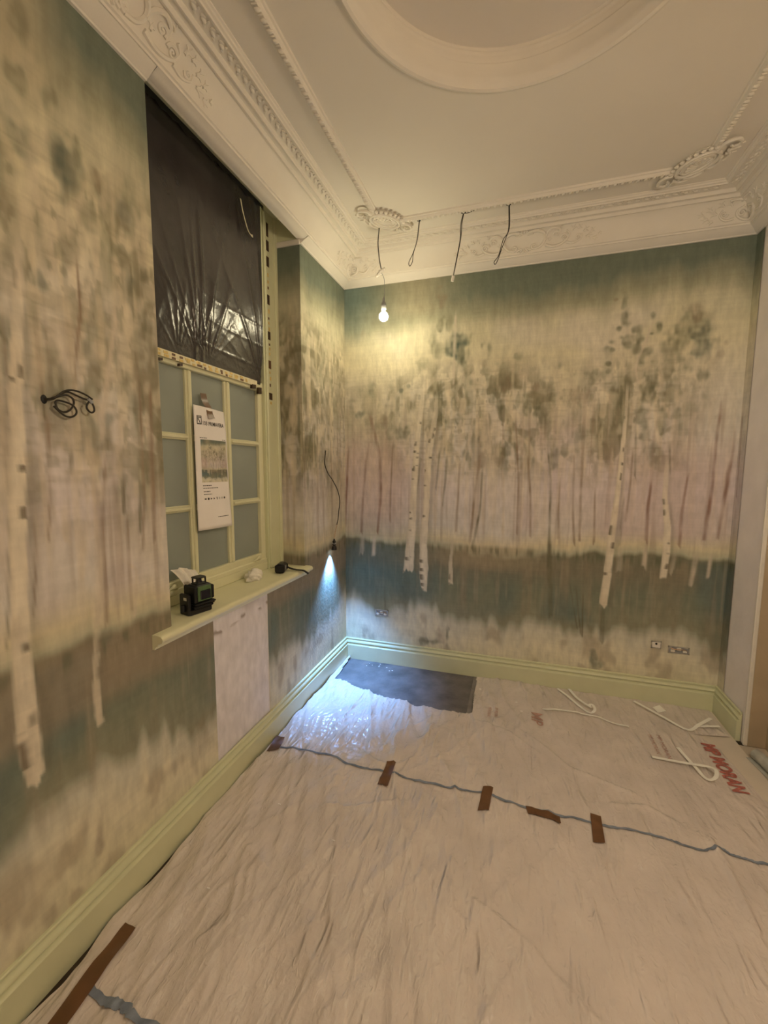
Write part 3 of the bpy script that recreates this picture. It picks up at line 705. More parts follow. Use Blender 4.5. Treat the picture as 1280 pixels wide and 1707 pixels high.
# plaster relief on the cove: (a along the wall, b up the cove 0..0.135)
cl = [0]
for i in range(1, len(COVE)): cl.append(cl[-1] + math.hypot(COVE[i][0]-COVE[i-1][0], COVE[i][1]-COVE[i-1][1]))
def cove(b, h):
    b = max(0, min(b, cl[-1]-1e-6)); i = max(j for j in range(len(cl)-1) if cl[j] <= b)
    t = (b-cl[i])/(cl[i+1]-cl[i]); d = COVE[i][0]+t*(COVE[i+1][0]-COVE[i][0]); z = COVE[i][1]+t*(COVE[i+1][1]-COVE[i][1])
    tx, tz = COVE[i+1][0]-COVE[i][0], COVE[i+1][1]-COVE[i][1]; l = math.hypot(tx, tz)
    return d + h*tz/l, z - h*tx/l
def onwall(wall, a, b, h):
    d, z = cove(b, h)
    return {'back': (a, -d, z), 'left': (d, -a, z), 'right': (W-d, -a, z)}[wall]
CLEN = cl[-1]
class Relief:
    def __init__(s, wall): s.w = wall; s.mb = MB()
    def stroke(s, pts, r0, r1, n=6):
        P = smooth_line([(p[0], p[1], 0) for p in pts], 6); m = len(P)
        rad = [1.25*(r0+(r1-r0)*i/(m-1)) for i in range(m)]
        s.mb.tube([onwall(s.w, p[0], p[1], rad[i]*.35) for i, p in enumerate(P)], rad, n)
    def spiral(s, a, b, R, turns, dirn, ph, r0=.006, r1=.003):
        pts = []
        N_ = int(16*turns)
        for i in range(N_+1):
            t = i/N_; an = ph + dirn*2*PI*turns*t; rr = R*(1-.85*t); pts.append((a+rr*math.cos(an), b+rr*math.sin(an)*.9))
        rad = [1.25*(r0+(r1-r0)*i/N_) for i in range(N_+1)]
        s.mb.tube([onwall(s.w, p[0], p[1], rad[i]*.35) for i, p in enumerate(pts)], rad, 6)
        s.dot(pts[-1][0], pts[-1][1], .006)
    def dot(s, a, b, r): s.mb.ellipsoid(onwall(s.w, a, b, r*.2), ((r, 0, 0), (0, r, 0), (0, 0, r)), 6, 4)
    def leaf(s, a, b, an, L_, wd):
        c = math.cos(an); n = math.sin(an)
        for k in (-1, 0, 1):
            a2 = an + k*.5; s.stroke([(a, b), (a+L_*.5*math.cos(a2)+.1*L_*k*n, b+L_*.5*math.sin(a2)), (a+L_*(1-.2*abs(k))*math.cos(a2+.25*k), b+L_*(1-.2*abs(k))*math.sin(a2+.25*k))], wd, wd*.35, 5)
    def build(s, parent): return s.mb.build('scroll_ornament', M['cornice'], parent, True)
def centre_relief(wall, c, k, parent):
    R = Relief(wall)
    for g in (-1, 1):
        X = lambda a: c+g*a*k
        R.stroke([(X(.03), .118), (X(.075), .122), (X(.115), .10), (X(.125), .065), (X(.10), .03), (X(.06), .018)], .009, .006)
        R.spiral(X(.06), .034, .017*k, 1.2, -g, -PI/2, .006, .004)
        R.stroke([(X(.125), .065), (X(.14), .10), (X(.17), .122), (X(.205), .105), (X(.20), .07)], .008, .005)
        R.spiral(X(.185), .082, .019*k, 1.3, g, 0 if g > 0 else PI, .006, .003)
        R.stroke([(X(.13), .03), (X(.17), .018), (X(.215), .024), (X(.25), .045), (X(.262), .075), (X(.245), .095)], .008, .004)
        R.spiral(X(.24), .058, .024*k, 1.5, -g, 0 if g < 0 else PI, .006, .003)
        R.stroke([(X(.25), .03), (X(.29), .022), (X(.33), .04), (X(.335), .065)], .006, .003)
        R.spiral(X(.315), .05, .016*k, 1.2, g, 0, .005, .003)
        for (a_, b_, an, L_) in ((.28, .09, 1.2, .035), (.31, .095, .7, .03), (.345, .075, .6, .035), (.36, .045, .1, .04), (.385, .065, .8, .03), (.40, .035, -.3, .03), (.22, .11, 1.9, .025), (.15, .05, 1.4, .025), (.43, .05, .3, .02)):
            R.leaf(X(a_), b_, an if g > 0 else PI-an, L_*k, .0045)
    for i in range(7):
        an = PI*(.12+.76*i/6); R.stroke([(c+.018*math.cos(an), .095+.012*math.sin(an)), (c+.055*k*math.cos(an), .100+.032*math.sin(an))], .004, .008)
    for i in range(5):
        an = -PI*(.15+.7*i/4); R.stroke([(c+.015*math.cos(an), .028), (c+.05*k*math.cos(an), .026+.022*math.sin(an))], .004, .006)
    return R.build(parent)
def corner_relief(wall, c, g, parent):
    R = Relief(wall); X = lambda a: c+g*a
    R.stroke([(X(.03), .125), (X(.07), .13), (X(.12), .115), (X(.15), .12), (X(.19), .115)], .008, .005)
    R.stroke([(X(.04), .02), (X(.09), .012), (X(.13), .03), (X(.14), .06), (X(.11), .08)], .007, .004)
    R.spiral(X(.115), .05, .024, 1.5, -g, 0, .006, .003)
    R.stroke([(X(.15), .025), (X(.19), .02), (X(.22), .045), (X(.21), .075)], .006, .003)
    R.spiral(X(.20), .05, .018, 1.3, g, 0, .005, .003)
    for i in range(5):
        an = .25+1.1*i/4; R.stroke([(X(.03+.01*i), .04+.012*i), (X(.03+.05*math.cos(an)), .05+.065*math.sin(an))], .004, .007)
    for (a_, b_, an, L_) in ((.17, .085, 1.0, .035), (.21, .09, .6, .035), (.235, .055, .4, .04), (.265, .075, .7, .03), (.275, .04, 0, .035), (.30, .06, .3, .03), (.25, .025, -.2, .03)):
        R.leaf(X(a_), b_, an if g > 0 else PI-an, L_, .0045)
    return R.build(parent)
centre_relief('back', 1.275, 1.0, T2); centre_relief('left', 1.98, 1.0, T1); centre_relief('right', 1.73, 1.0, T3)
corner_relief('back', .0, 1, T2); corner_relief('back', W, -1, T2); corner_relief('left', .0, 1, T1); corner_relief('right', .0, 1, T3)
# corner cartouches on the ceiling rib
def cartouche(cx, cy, ang, nm):
    mb = MB(); e1 = Vector((math.cos(ang), math.sin(ang), 0)); e2 = Vector((-math.sin(ang), math.cos(ang), 0))
    mb.ellipsoid((cx, cy, ZC-.004), (e1*.118, e2*.072, (0, 0, .020)), 24, 8)
    def pt(a, b, h=0): return Vector((cx, cy, ZC-.016-h*1.4)) + e1*a*1.12 + e2*b*1.12
    def st(pts, r0, r1, n=6):
        P = smooth_line([(p[0], p[1], 0) for p in pts], 6); m = len(P)
        mb.tube([pt(p[0], p[1], .004) for p in P], [1.25*(r0+(r1-r0)*i/(m-1)) for i in range(m)], n)
    for ra, rb_, r in ((.085, .052, .007), (.066, .038, .005)):
        st([(ra*math.cos(2*PI*i/24), rb_*math.sin(2*PI*i/24)) for i in range(25)], r, r)
    for i in range(9):
        an = PI*(i/8); st([(.012*math.cos(an), -.018+.01*math.sin(an)), (.052*math.cos(an), -.02+.048*math.sin(an))], .003, .006)
    for i in range(11):                                           # scalloped crest
        an = PI*(.08+.84*i/10); mb.ellipsoid(pt(.105*math.cos(an), .068*math.sin(an), .002), ((.012, 0, 0), (0, .012, 0), (0, 0, .009)), 6, 4)
    for g in (-1, 1):
        st([(g*.09, .02), (g*.125, .035), (g*.16, .015), (g*.155, -.015), (g*.13, -.02), (g*.125, 0)], .008, .004)
        st([(g*.075, -.035), (g*.05, -.066), (g*.015, -.07), (g*.005, -.05), (g*.02, -.042)], .008, .004)
        st([(g*.11, -.02), (g*.10, -.05), (g*.07, -.066), (g*.06, -.055)], .007, .004)
        for k in range(3): st([(g*(.09+.02*k), -.03+.008*k), (g*(.12+.022*k), -.055+.014*k)], .005, .003)
    o = mb.build('corner_cartouche', M['cornice'], T6, True); return o
cartouche(.462, -.462, PI*1.25, 'a'); cartouche(W-.462, -.462, PI*.75, 'b')

# ---- baseboards
BP = [(0, BT), (.008, BT), (.011, BT-.003), (.011, BT-.009), (.005, BT-.012), (.005, BT-.016), (.013, BT-.021), (.019, BT-.028), (.020, BT-.033), (.017, BT-.038), (.011, BT-.041), (.011, BT-.046), (.020, BT-.051), (.024, BT-.056), (.024, 0), (0, 0)]
def base(name, fa, fb):
    mb = sweep(BP, fa, fb); n = len(BP); mb.f += [tuple(range(n)), tuple(range(2*n-1, n-1, -1))]
    o = mb.build(name, M['green'], None, 30); o['kind'] = 'structure'; return o
base('baseboard_left', lambda d, z: (d, -d, z), lambda d, z: (d, YR, z))
base('baseboard_back', lambda d, z: (d, -d, z), lambda d, z: (W-d, -d, z))
br = base('baseboard_right', lambda d, z: (W-d, -d, z), lambda d, z: (W-d, -.315, z))

# ---- window
win = empty('window_1', (-.18, -1.23, .909)); win['kind'] = 'structure'
def wpart(name, mb, m, smooth=False):
    o = mb.build(name, m, None, smooth); o.parent = win; o.matrix_parent_inverse = Matrix.Translation((.18, 1.23, -.909)); return o
sill = MB(); sp = [(-.20, .875), (-.20, .909), (.030, .909), (.042, .906), (.049, .899), (.050, .890), (.046, .882), (.036, .877), (.028, .875), (.026, .868), (.014, .862), (.010, .852), (-.002, .850), (-.004, .875)]
n_ = len(sp)
def endp(yy, k): return [(x_, yy, z_) for x_, z_ in sp]
sill.add(endp(WL+.001, 0) + endp(WR-.001, 0), [(i, (i+1) % n_, n_+(i+1) % n_, n_+i) for i in range(n_)] + [tuple(range(n_-1, -1, -1)), tuple(range(n_, 2*n_))])
sp2 = [(.0005, .875), (.0005, .909)] + sp[2:12] + [(.0005, .852)]; n2 = len(sp2)
for y0, y1 in ((-1.872, WL+.001), (WR-.001, -.664)):
    sill.add([(x_, y0, z_) for x_, z_ in sp2]+[(x_, y1, z_) for x_, z_ in sp2], [(i, (i+1) % n2, n2+(i+1) % n2, n2+i) for i in range(n2)]+[tuple(range(n2-1, -1, -1)), tuple(range(n2, 2*n2))])
wpart('window_sill', sill, M['green2'], 40)
fr = MB(); fr.cham(-.215, -.160, -.812, WR, .909, 3.018, .004); fr.box(-.215, -.170, -.826, -.812, .909, 3.018)
fr.cham(-.170, -.150, -.712, WR, .909, 3.018, .004)
wpart('frame_jamb', fr, M['green'])
fr = MB(); fr.cham(-.215, -.160, WL, -1.735, .909, 3.018, .004); wpart('frame_jamb', fr, M['green'])
wpart('frame_head', MB().cham(-.235, -.165, -1.735, -.826, 2.965, 3.018, .004), M['green'])
wpart('sill_upstand', MB().cham(-.235, -.178, -1.735, -.826, .909, .958, .004), M['green2'])
# lower sash: stiles, rails, glazing bars, panes
XS0, XS1 = -.225, -.188
ycols = [(-1.664, -1.432), (-1.391, -1.160), (-1.113, -.870)]
zrows = [(1.022, 1.330), (1.352, 1.664), (1.686, 1.985)]
ls = MB(); ls.cham(XS0, XS1, -1.735, -1.664, .955, 2.035, .003); ls.cham(XS0, XS1, -.870, -.826, .955, 2.035, .003)
ls.cham(XS0, XS1, -1.665, -.869, .955, 1.016, .003); ls.cham(XS0, XS1+.010, -1.73, -.83, .955, .982, .004); ls.cham(XS0, XS1+.006, -1.735, -.826, 1.985, 2.035, .004)
lower = wpart('lower_sash', ls, M['green2'])
def spart(name, mb, m, smooth=False): return mb.build(name, m, lower, smooth)
for i in range(2):
    c0, c1 = ycols[i][1], ycols[i+1][0]
    g = MB(); g.cham(XS0, XS1-.008, c0, c1, 1.016, 1.985, .003); g.cham(XS1-.012, XS1, (c0+c1)/2-.009, (c0+c1)/2+.009, 1.016, 1.985, .004); spart('glazing_bar', g, M['green2'])
for i in range(2):
    for (c0, c1) in ycols:
        z0, z1 = zrows[i][1], zrows[i+1][0]
        g = MB(); g.cham(XS0, XS1-.008, c0, c1, z0-.004, z1+.004, .003); g.cham(XS1-.012, XS1, c0, c1, (z0+z1)/2-.008, (z0+z1)/2+.008, .004); spart('glazing_bar', g, M['green2'])
for (c0, c1) in ycols:
    for (z0, z1) in zrows:
        spart('pane', MB().box(-.213, -.209, c0-.004, c1+.004, z0-.008, z1+.004), M['pane'])
for yy in (-1.585, -.935):
    g = MB(); g.tube(smooth_line([(XS1+.008, yy-.03, .985), (XS1+.020, yy-.02, .995), (XS1+.026, yy, 1.004), (XS1+.020, yy+.02, .995), (XS1+.008, yy+.03, .985)], 5), .006, 8); g.ellipsoid((XS1+.024, yy, 1.002), ((.008, 0, 0), (0, .018, 0), (0, 0, .012)))
    spart('sash_lift', g, M['green2'], True)
up = MB(); up.cham(-.262, -.232, -1.735, -.826, 2.0, 2.05, .003); up.cham(-.262, -.232, -1.735, -1.68, 2.05, 2.97, .003); up.cham(-.262, -.232, -.88, -.826, 2.05, 2.97, .003); wpart('upper_sash', up, M['green2'])
wpart('upper_pane', MB().box(-.252, -.247, -1.69, -.87, 2.04, 2.98), M['pane'])
wpart('backing_board', MB().box(-.34, -.30, -1.78, -.68, .88, 3.05), M['plaster_old'])

# ------------------------------------------------------------------ window dressing: black film, tapes, sample sheet
random.seed(4)
def black_film():
    y = lin(-1.742, -.856, .0062); z = lin(2.020, 3.006, .0062); Y, Z = np.meshgrid(y, z, indexing='ij')
    D = np.zeros_like(Y)
    for py, pz, amp, k, reach, sprd in ((-1.66, 2.03, .004, 16, .22, .8), (-1.49, 2.03, .006, 22, .26, .7), (-1.37, 2.04, .010, 26, .50, .55), (-1.30, 2.04, .008, 22, .34, .8), (-1.02, 2.02, .003, 14, .20, .8), (-.845, 2.03, .008, 30, .75, .9)):
        dy, dz = Y-py, Z-pz+.004; r = np.hypot(dy, dz); an = np.arctan2(dy, dz)
        ph = noise(an*2+py*9, an*0, 5)*4
        rid = 1-np.abs(np.sin(an*k/2+ph)); D += amp*rid**2*np.exp(-(r/reach)**1.5)*sstep(0, .10, r)*np.exp(-(an/sprd)**2)*(.3+noise(an*k/2.2, r*0+py, 8))
    D += .007*(1-np.abs(np.sin((Y+1.385+.03*(Z-2))*62)))**2*np.exp(-((Y+1.37)/.035)**2)*(1-sstep(2.62, 2.80, Z))
    for zc in (2.12, 2.24, 2.345): D += .0022*np.exp(-((Z-zc-.008*np.sin(Y*6)+.06*(Y+1.1))/.006)**2)*(.3+noise(Y*60, Z*0, 12))*sstep(-1.7, -1.2, Y)
    D += .012*fbm(Y*2.2, Z*1.4, 15, 2) + .0012*fbm(Y*20, Z*3, 19, 2)
    D *= sstep(0, .015, Z-2.018)*.9+.1
    P = stack3(-.160+.008*(D > 1)+D-.022*(1-sstep(2.0, 2.35, Z)), Y, Z)
    o = grid_obj('window_film', P, M['black_film'], flip=True)
    sol = o.modifiers.new('thickness', 'SOLIDIFY'); sol.thickness = .0006; sol.offset = -1
    return tag(o, 'creased black plastic film taped over the upper half of the window', 'plastic sheet')
black_film()
# yellow tape along the lower edge of the film
t = empty('masking_tape', (-.165, -1.24, 2.02)); tag(t, 'long yellow and cream tape strip along the lower edge of the black film', 'tape')
def part_at(root, name, mb, m, smooth=False):
    o = mb.build(name, m, None, smooth); o.parent = root
    o.matrix_parent_inverse = (Matrix.Translation(root.location) @ root.rotation_euler.to_matrix().to_4x4()).inverted(); return o
part_at(t, 'backing_strip', MB().box(-.174, -.170, -1.73, -.90, 2.003, 2.034), M['cream_tape'])
yy = -1.72
k = 0
while yy < -.99:
    L_ = random.uniform(.018, .045)
    for r in range(2):
        zc = 2.011+.013*r+random.uniform(-.003, .003)
        m_ = random.choice(['yellow_tape', 'yellow_tape', 'yellow_tape', 'brown_tape'])
        part_at(t, 'tape_scrap', MB().box(-.170, -.1688, yy+random.uniform(0, .01), yy+L_*random.uniform(.6, .95), zc-.005, zc+.005), M[m_])
    yy += L_+.004
for (y_, z_, w_, h_, nm) in ((-1.597, 1.988, .022, .016, 0), (-1.484, 1.990, .020, .016, 0), (-.935, 1.996, .040, .026, 0), (-.878, 1.982, .034, .040, 0)):
    mb = MB(); mb.add([(-.1665, y_-w_/2, z_-h_/2), (-.1665, y_+w_/2*.9, z_-h_/2+.004), (-.1665, y_+w_/2, z_+h_/2), (-.1665, y_-w_/2*.8, z_+h_/2-.003), (-.180, y_-w_/2, z_-h_/2), (-.180, y_+w_/2*.9, z_-h_/2+.004), (-.180, y_+w_/2, z_+h_/2), (-.180, y_-w_/2*.8, z_+h_/2-.003)], [(0,1,2,3),(7,6,5,4),(0,4,5,1),(1,5,6,2),(2,6,7,3),(3,7,4,0)])
    tag(mb.build('dark_tape_scrap', M['dark_tape']), 'small dark brown scrap of tape below the yellow strip on the sash', 'tape', 'dark tape scraps on the sash')
# torn tape running up the right-hand jamb
t = empty('torn_tape', (-.158, -.80, 1.93)); tag(t, 'torn broken tape of brown and yellow scraps running up the green window jamb', 'tape')
for (z0, z1, w_, m_) in ((2.880, 2.955, .020, 'dark_tape'), (2.800, 2.858, .026, 'dark_tape'), (2.712, 2.768, .026, 'dark_tape'), (2.655, 2.675, .012, 'yellow_tape'), (2.618, 2.634, .012, 'yellow_tape'), (2.585, 2.60, .012, 'brown_tape'), (2.498, 2.553, .024, 'dark_tape'), (2.448, 2.472, .014, 'yellow_tape'), (2.412, 2.425, .012, 'brown_tape'), (2.385, 2.40, .012, 'yellow_tape'), (2.345, 2.368, .012, 'yellow_tape'), (2.296, 2.343, .026, 'dark_tape'), (2.262, 2.275, .012, 'brown_tape'), (2.236, 2.252, .012, 'yellow_tape'), (2.206, 2.222, .012, 'yellow_tape'), (2.128, 2.175, .026, 'brown_tape'), (2.098, 2.112, .012, 'yellow_tape'), (2.060, 2.082, .012, 'yellow_tape'), (2.022, 2.040, .012, 'brown_tape'), (1.945, 1.985, .034, 'dark_tape'), (1.918, 1.934, .016, 'yellow_tape')):
    yc = -.778-.0*z0+random.uniform(-.003, .003)
    part_at(t, 'tape_scrap', MB().box(-.1601, -.1588, yc-w_/2, yc+w_/2, z0, z1), M[m_])
# black gap tape under the soffit
mb = MB(); ys = lin(-1.735, -.83, .03); top = []; bot = []
for i, y_ in enumerate(ys):
    top.append((-.1460, y_, 3.014)); bot.append((-.1460, y_, 2.988+random.uniform(-.008, .010)))
n_ = len(ys); vs = bot+top; vs2 = [(-.1475, p[1], p[2]) for p in vs]
mb.add(vs+vs2, [(i, i+1, n_+i+1, n_+i) for i in range(n_-1)] + [(2*n_+i, 3*n_+i, 3*n_+i+1, 2*n_+i+1) for i in range(n_-1)] + [(i, 2*n_+i, 2*n_+i+1, i+1) for i in range(n_-1)])
tag(mb.build('black_tape', M['black']), 'ragged black tape along the window head under the cornice', 'tape')
# peeling strip
mb = MB(); mb.ribbon(smooth_line([(-.138, -1.052, 2.925), (-.130, -1.047, 2.865), (-.120, -1.025, 2.79), (-.110, -1.012, 2.765), (-.105, -1.000, 2.762)], 5), .016, up=[(1, .25, .2)]*21)
tag(mb.build('peeling_strip', M['cream_tape'], None, True), 'thin pale strip of tape peeling away from the black film', 'tape')
# sample sheet on the glazing bars
def px_(y_, z_):
    t_ = (z_-1.23)/.6; return -.166 + .020*(1-t_)**2*np.clip((y_+1.42)/.22, 0, 1) + .006*np.sin((y_+1.42)/.22*PI)
ps = empty('sample_sheet', (-.166, -1.31, 1.23)); tag(ps, 'tall white printed wallpaper sample sheet taped to the window glazing bars', 'poster')
Yg, Zg = np.meshgrid(lin(-1.422, -1.196, .012), lin(1.230, 1.826, .02), indexing='ij')
Zs = Zg - .010*(Yg+1.42)/.22*sstep(1.7, 1.82, Zg)
PG = stack3(px_(Yg, Zs), Yg-.012*sstep(1.70, 1.826, Zs)*(Yg+1.42)/.22, Zs)
def child(root, o):
    o.parent = root; o.matrix_parent_inverse = (Matrix.Translation(root.location) @ root.rotation_euler.to_matrix().to_4x4()).inverted(); return o
sh = child(ps, grid_obj('sheet', PG, M['white_paper'], flip=True)); sm = sh.modifiers.new('t', 'SOLIDIFY'); sm.thickness = .0006; sm.offset = -1
Yg, Zg = np.meshgrid(lin(-1.388, -1.204, .0025), lin(1.462, 1.668, .0025), indexing='ij')
tz = .17+(Zg-1.462)/.206*2.70; C = mural((Yg+1.388)*13.5, tz, 1); C = C*.9+.02
child(ps, grid_obj('printed_picture', stack3(px_(Yg, Zg)+.0008, Yg, Zg), M['mural'], C, flip=True))
def text_mesh(name, body, size, m, place, parent, bold=0.0, width=None):
    cu = bpy.data.curves.new(name, 'FONT'); cu.body = body; cu.size = size; cu.offset = bold; cu.resolution_u = 3
    o = bpy.data.objects.new(name, cu); COL.objects.link(o); bpy.context.view_layer.update()
    me = bpy.data.meshes.new_from_object(o.evaluated_get(bpy.context.evaluated_depsgraph_get())); bpy.data.objects.remove(o)
    xs = [v.co.x for v in me.vertices]; x0, x1 = min(xs), max(xs); k = (width/(x1-x0)) if width else 1.0
    for v in me.vertices: v.co = place((v.co.x-x0)*k, v.co.y)
    me.materials.clear(); me.materials.append(m); me.name = name
    ob = bpy.data.objects.new(name, me); COL.objects.link(ob)
    return child(parent, ob) if parent else ob
def on_sheet(y0, z0): return lambda a, b: Vector((float(px_(y0+a, z0+b))+.0011, y0+a, z0+b))
text_mesh('heading', '103 PRIMAVERA', .026, M['ink'], on_sheet(-1.368, 1.737), ps, .0005, .150)
lg = MB()
def shp(pts, lift=.0009):
    n = len(pts); lg.add([(float(px_(a, b))+lift, a, b) for a, b in pts], [tuple(range(n))])
y0, z0 = -1.405, 1.738
for a0, a1, b0, b1 in ((0, .029, 0, .005), (0, .004, 0, .040), (.025, .029, 0, .040), (0, .029, .030, .035), (0, .029, .0375, .041)): shp([(y0+a0, z0+b0), (y0+a1, z0+b0), (y0+a1, z0+b1), (y0+a0, z0+b1)])
shp([(y0+.007, z0+.028), (y0+.012, z0+.028), (y0+.022, z0+.007), (y0+.017, z0+.007)]); shp([(y0+.004, z0+.005), (y0+.007, z0+.028), (y0+.004, z0+.028)], .00092)
lgo = child(ps, lg.build('logo', M['ink']))
for (y_, z_, s_, w_, tx) in ((-1.392, 1.674, .006, .045, 'ART PRIMAVERA'), (-1.235, 1.672, .004, .026, 'DESIGN'), (-1.384, 1.444, .007, .055, 'MURALS & PAPERS'), (-1.384, 1.432, .006, .098, 'roll width and pattern repeat'), (-1.381, 1.415, .007, .040, 'SIZE ROLLS'), (-1.381, 1.402, .006, .052, 'roll and panel'), (-1.297, 1.285, .007, .076, 'www.wallpaper')):
    # small print in the photograph is unreadable: drawn as short rules of the same length
    r_ = MB(); a = 0.0
    while a < w_:
        l_ = min(random.uniform(.006, .014), w_-a)
        pts_ = [(y_+a, z_), (y_+a+l_, z_), (y_+a+l_, z_+s_*.55), (y_+a, z_+s_*.55)]
        r_.add([(float(px_(p, q))+.001, p, q) for p, q in pts_], [(0, 1, 2, 3)]); a += l_+.0025
    child(ps, r_.build('small_print', M['ink']))
ic = MB()
for i, kd in enumerate((0, 1, 2, 2, 3, 4, 4, 1)):
    yc, zc = -1.372+i*.0185, 1.381; q = lambda a, b: (float(px_(yc+a, zc+b))+.001, yc+a, zc+b)
    if kd == 0: ic.add([q(-.006, -.003), q(.006, -.003), q(.006, .003), q(-.006, .003)], [(0, 1, 2, 3)])
    elif kd == 1: ic.add([q(.006*math.cos(2*PI*j/8), .006*math.sin(2*PI*j/8)) for j in range(8)], [tuple(range(8))])
    elif kd == 2: ic.add([q(-.005, -.005), q(.006, 0), q(-.005, .005)], [(0, 1, 2)])
    elif kd == 3: ic.add([q(-.004, .006), q(.003, .006), q(.004, -.006), q(0, -.006)], [(0, 1, 2, 3)])
    else: ic.add([q(-.004, -.005), q(-.002, -.005), q(-.002, .005), q(-.004, .005), q(.002, -.005), q(.004, -.005), q(.004, .005), q(.002, .005)], [(0, 1, 2, 3), (4, 5, 6, 7)])
child(ps, ic.build('care_symbols', M['ink']))
mb = MB(); mb.ribbon(smooth_line([(-.186, -1.330, 1.892), (-.181, -1.327, 1.860), (-.170, -1.324, 1.835), (-.162, -1.322, 1.82), (-.158, -1.320, 1.795), (-.150, -1.316, 1.772)], 4), .042, up=[(1, 0, .1)]*21)
tag(mb.build('brown_tape', M['brown_tape'], None, True), 'strip of brown tape holding the white sample sheet to the window', 'tape')

# ------------------------------------------------------------------ things on the sill
ZS_ = .909
ll = empty('laser_level', (-.022, -1.598, ZS_), math.radians(-14)); ll.scale = (.87, .87, .84); tag(ll, 'black self-levelling laser with green window on an L bracket', 'laser level')
def lp(name, mb, m, parent=ll, smooth=False): return mb.build(name, m, parent, smooth)
lp('bracket_plate', MB().cham(-.042, .030, -.078, -.062, 0, .108, .004), M['black'])
lp('bracket_label', MB().box(-.006, .016, -.0792, -.0778, .078, .092), M['white_plastic'])
lp('bracket_screw', MB().lathe([(0.0, 0), (.011, 0), (.011, .03), (.009, .033), (0, .033)], (-.006, -.085, .02), 12), M['black_rubber'])
lp('bracket_base', MB().cham(-.042, .034, -.075, .050, 0, .026, .004), M['black'])
tb = MB(); tb.cham(-.034, .038, -.050, .056, .026, .040, .003); tb.cham(-.030, .046, -.05, .066, .046, .056, .003); tb.lathe([(.022, 0), (.022, .012)], (.0, .0, .038), 16, True); lp('turntable', tb, M['black_rubber'])
bd = lp('body', MB().cham(-.042, .042, -.048, .052, .054, .148, .010), M['black'])
lp('rubber_bumper', MB().cham(-.046, .046, -.052, -.036, .058, .146, .005), M['black_rubber']); lp('rubber_bumper', MB().cham(-.046, .046, .042, .058, .066, .138, .005), M['black_rubber'])
lp('green_panel', MB().cham(.040, .0455, -.034, .040, .066, .142, .0015), M['laser_green'])
lp('laser_window', MB().cham(.043, .050, -.022, .034, .074, .120, .003), M['dark_glass'])
tu = MB(); tu.cham(-.024, .026, -.026, .030, .146, .154, .003); 
for a, b in ((-.020, -.022), (.018, -.022), (-.020, .022), (.018, .022)): tu.box(a, a+.006, b, b+.006, .152, .178)
tu.cham(-.024, .026, -.026, .030, .176, .186, .004); lp('turret', tu, M['black'])
lp('turret_lens', MB().lathe([(.0, .154), (.015, .154), (.013, .172), (0, .177)], (.001, .002, 0), 14), M['dark_glass'], smooth=True)
_kids = {c.name.split('.')[0]: c for c in ll.children}
for kid, par in (('bracket_label', 'bracket_plate'), ('bracket_screw', 'bracket_plate'), ('laser_window', 'green_panel'), ('turret_lens', 'turret')): _kids[kid].parent = _kids[par]
def crumple(name, c, sx, sy, sz, seed, m, label, cat):
    bm = bmesh.new(); bmesh.ops.create_icosphere(bm, subdivisions=4, radius=1.0); me = bpy.data.meshes.new(name); bm.to_mesh(me); bm.free()
    co = np.empty(len(me.vertices)*3); me.vertices.foreach_get('co', co); co = co.reshape(-1, 3)
    f = .72 + .75*np.abs(fbm(co[:, 0]*2.2+9, co[:, 1]*2.2+co[:, 2]*1.9+5, seed, 3)-.5)*1.6 + .18*noise(co[:, 0]*6, co[:, 2]*6+co[:, 1]*5, seed+3)
    co = co*f[:, None]*np.array([sx, sy, sz]); co[:, 2] = np.maximum(co[:, 2], -sz*.45)
    co[:, 2] += sz*.45; co += np.array(c); me.vertices.foreach_set('co', co.ravel()); me.update()
    me.polygons.foreach_set('use_smooth', [True]*len(me.polygons)); me.materials.append(m)
    return tag(link(bpy.data.objects.new(name, me)), label, cat)
crumple('crumpled_tissue', (-.105, -1.075, ZS_), .040, .062, .040, 5, M['tissue'], 'small crumpled white tissue in the middle of the window sill', 'tissue')
# limp cloth propped behind the laser
Yg, Zg = np.meshgrid(np.linspace(0, 1, 40), np.linspace(0, 1, 40), indexing='ij')
fold = .010*np.sin(Yg*17+Zg*4)*(.3+.7*Zg) + .012*(fbm(Yg*4, Zg*3, 3)-.5)
wd = .055+.06*Zg; 
P = stack3(-.100-.050*Zg**2+fold, -1.505-.045*Zg+(Yg-.5)*wd*1.15+.006*np.sin(Zg*9), ZS_+.002+.172*Zg-.05*np.maximum(0, Yg-.45)*Zg)
cl_ = grid_obj('polishing_cloth', P, M['tissue'], flip=True); so = cl_.modifiers.new('t', 'SOLIDIFY'); so.thickness = .002
tag(cl_, 'limp off-white cloth standing creased behind the black laser level', 'cloth')
tm = empty('tape_measure', (-.055, -.868, ZS_), math.radians(18)); tag(tm, 'black tape measure with wrist strap at the right end of the sill', 'tape measure'); tm.scale = (1.25, 1.25, 1.15)
bm_ = MB(); bm_.cham(-.020, .020, -.042, .036, 0, .050, .009); bm_.build('case', M['black'], tm)
MB().cham(-.023, .023, -.046, -.030, .004, .046, .006).build('rubber_grip', M['black_rubber'], tm); MB().cham(-.023, .023, .024, .042, .004, .040, .006).build('rubber_grip', M['black_rubber'], tm)
MB().box(.0195, .0212, -.012, .006, .014, .036).build('case_label', M['grey_plastic'], tm)
_case = [c for c in tm.children if c.name.startswith('case')]; _case[1].parent = _case[0]
MB().ribbon(smooth_line([(.018, .022, .020), (.045, .018, .010), (.075, .010, .006), (.105, .004, .0035), (.128, 0, -.012)], 4), .015, th=.004).build('strap', M['black_rubber'], tm)
MB().lathe([(0, 0), (.006, 0), (.005, .004), (0, .005)], (-.05, -1.475, ZS_), 10).build('plaster_crumb', M['dark_tape'])
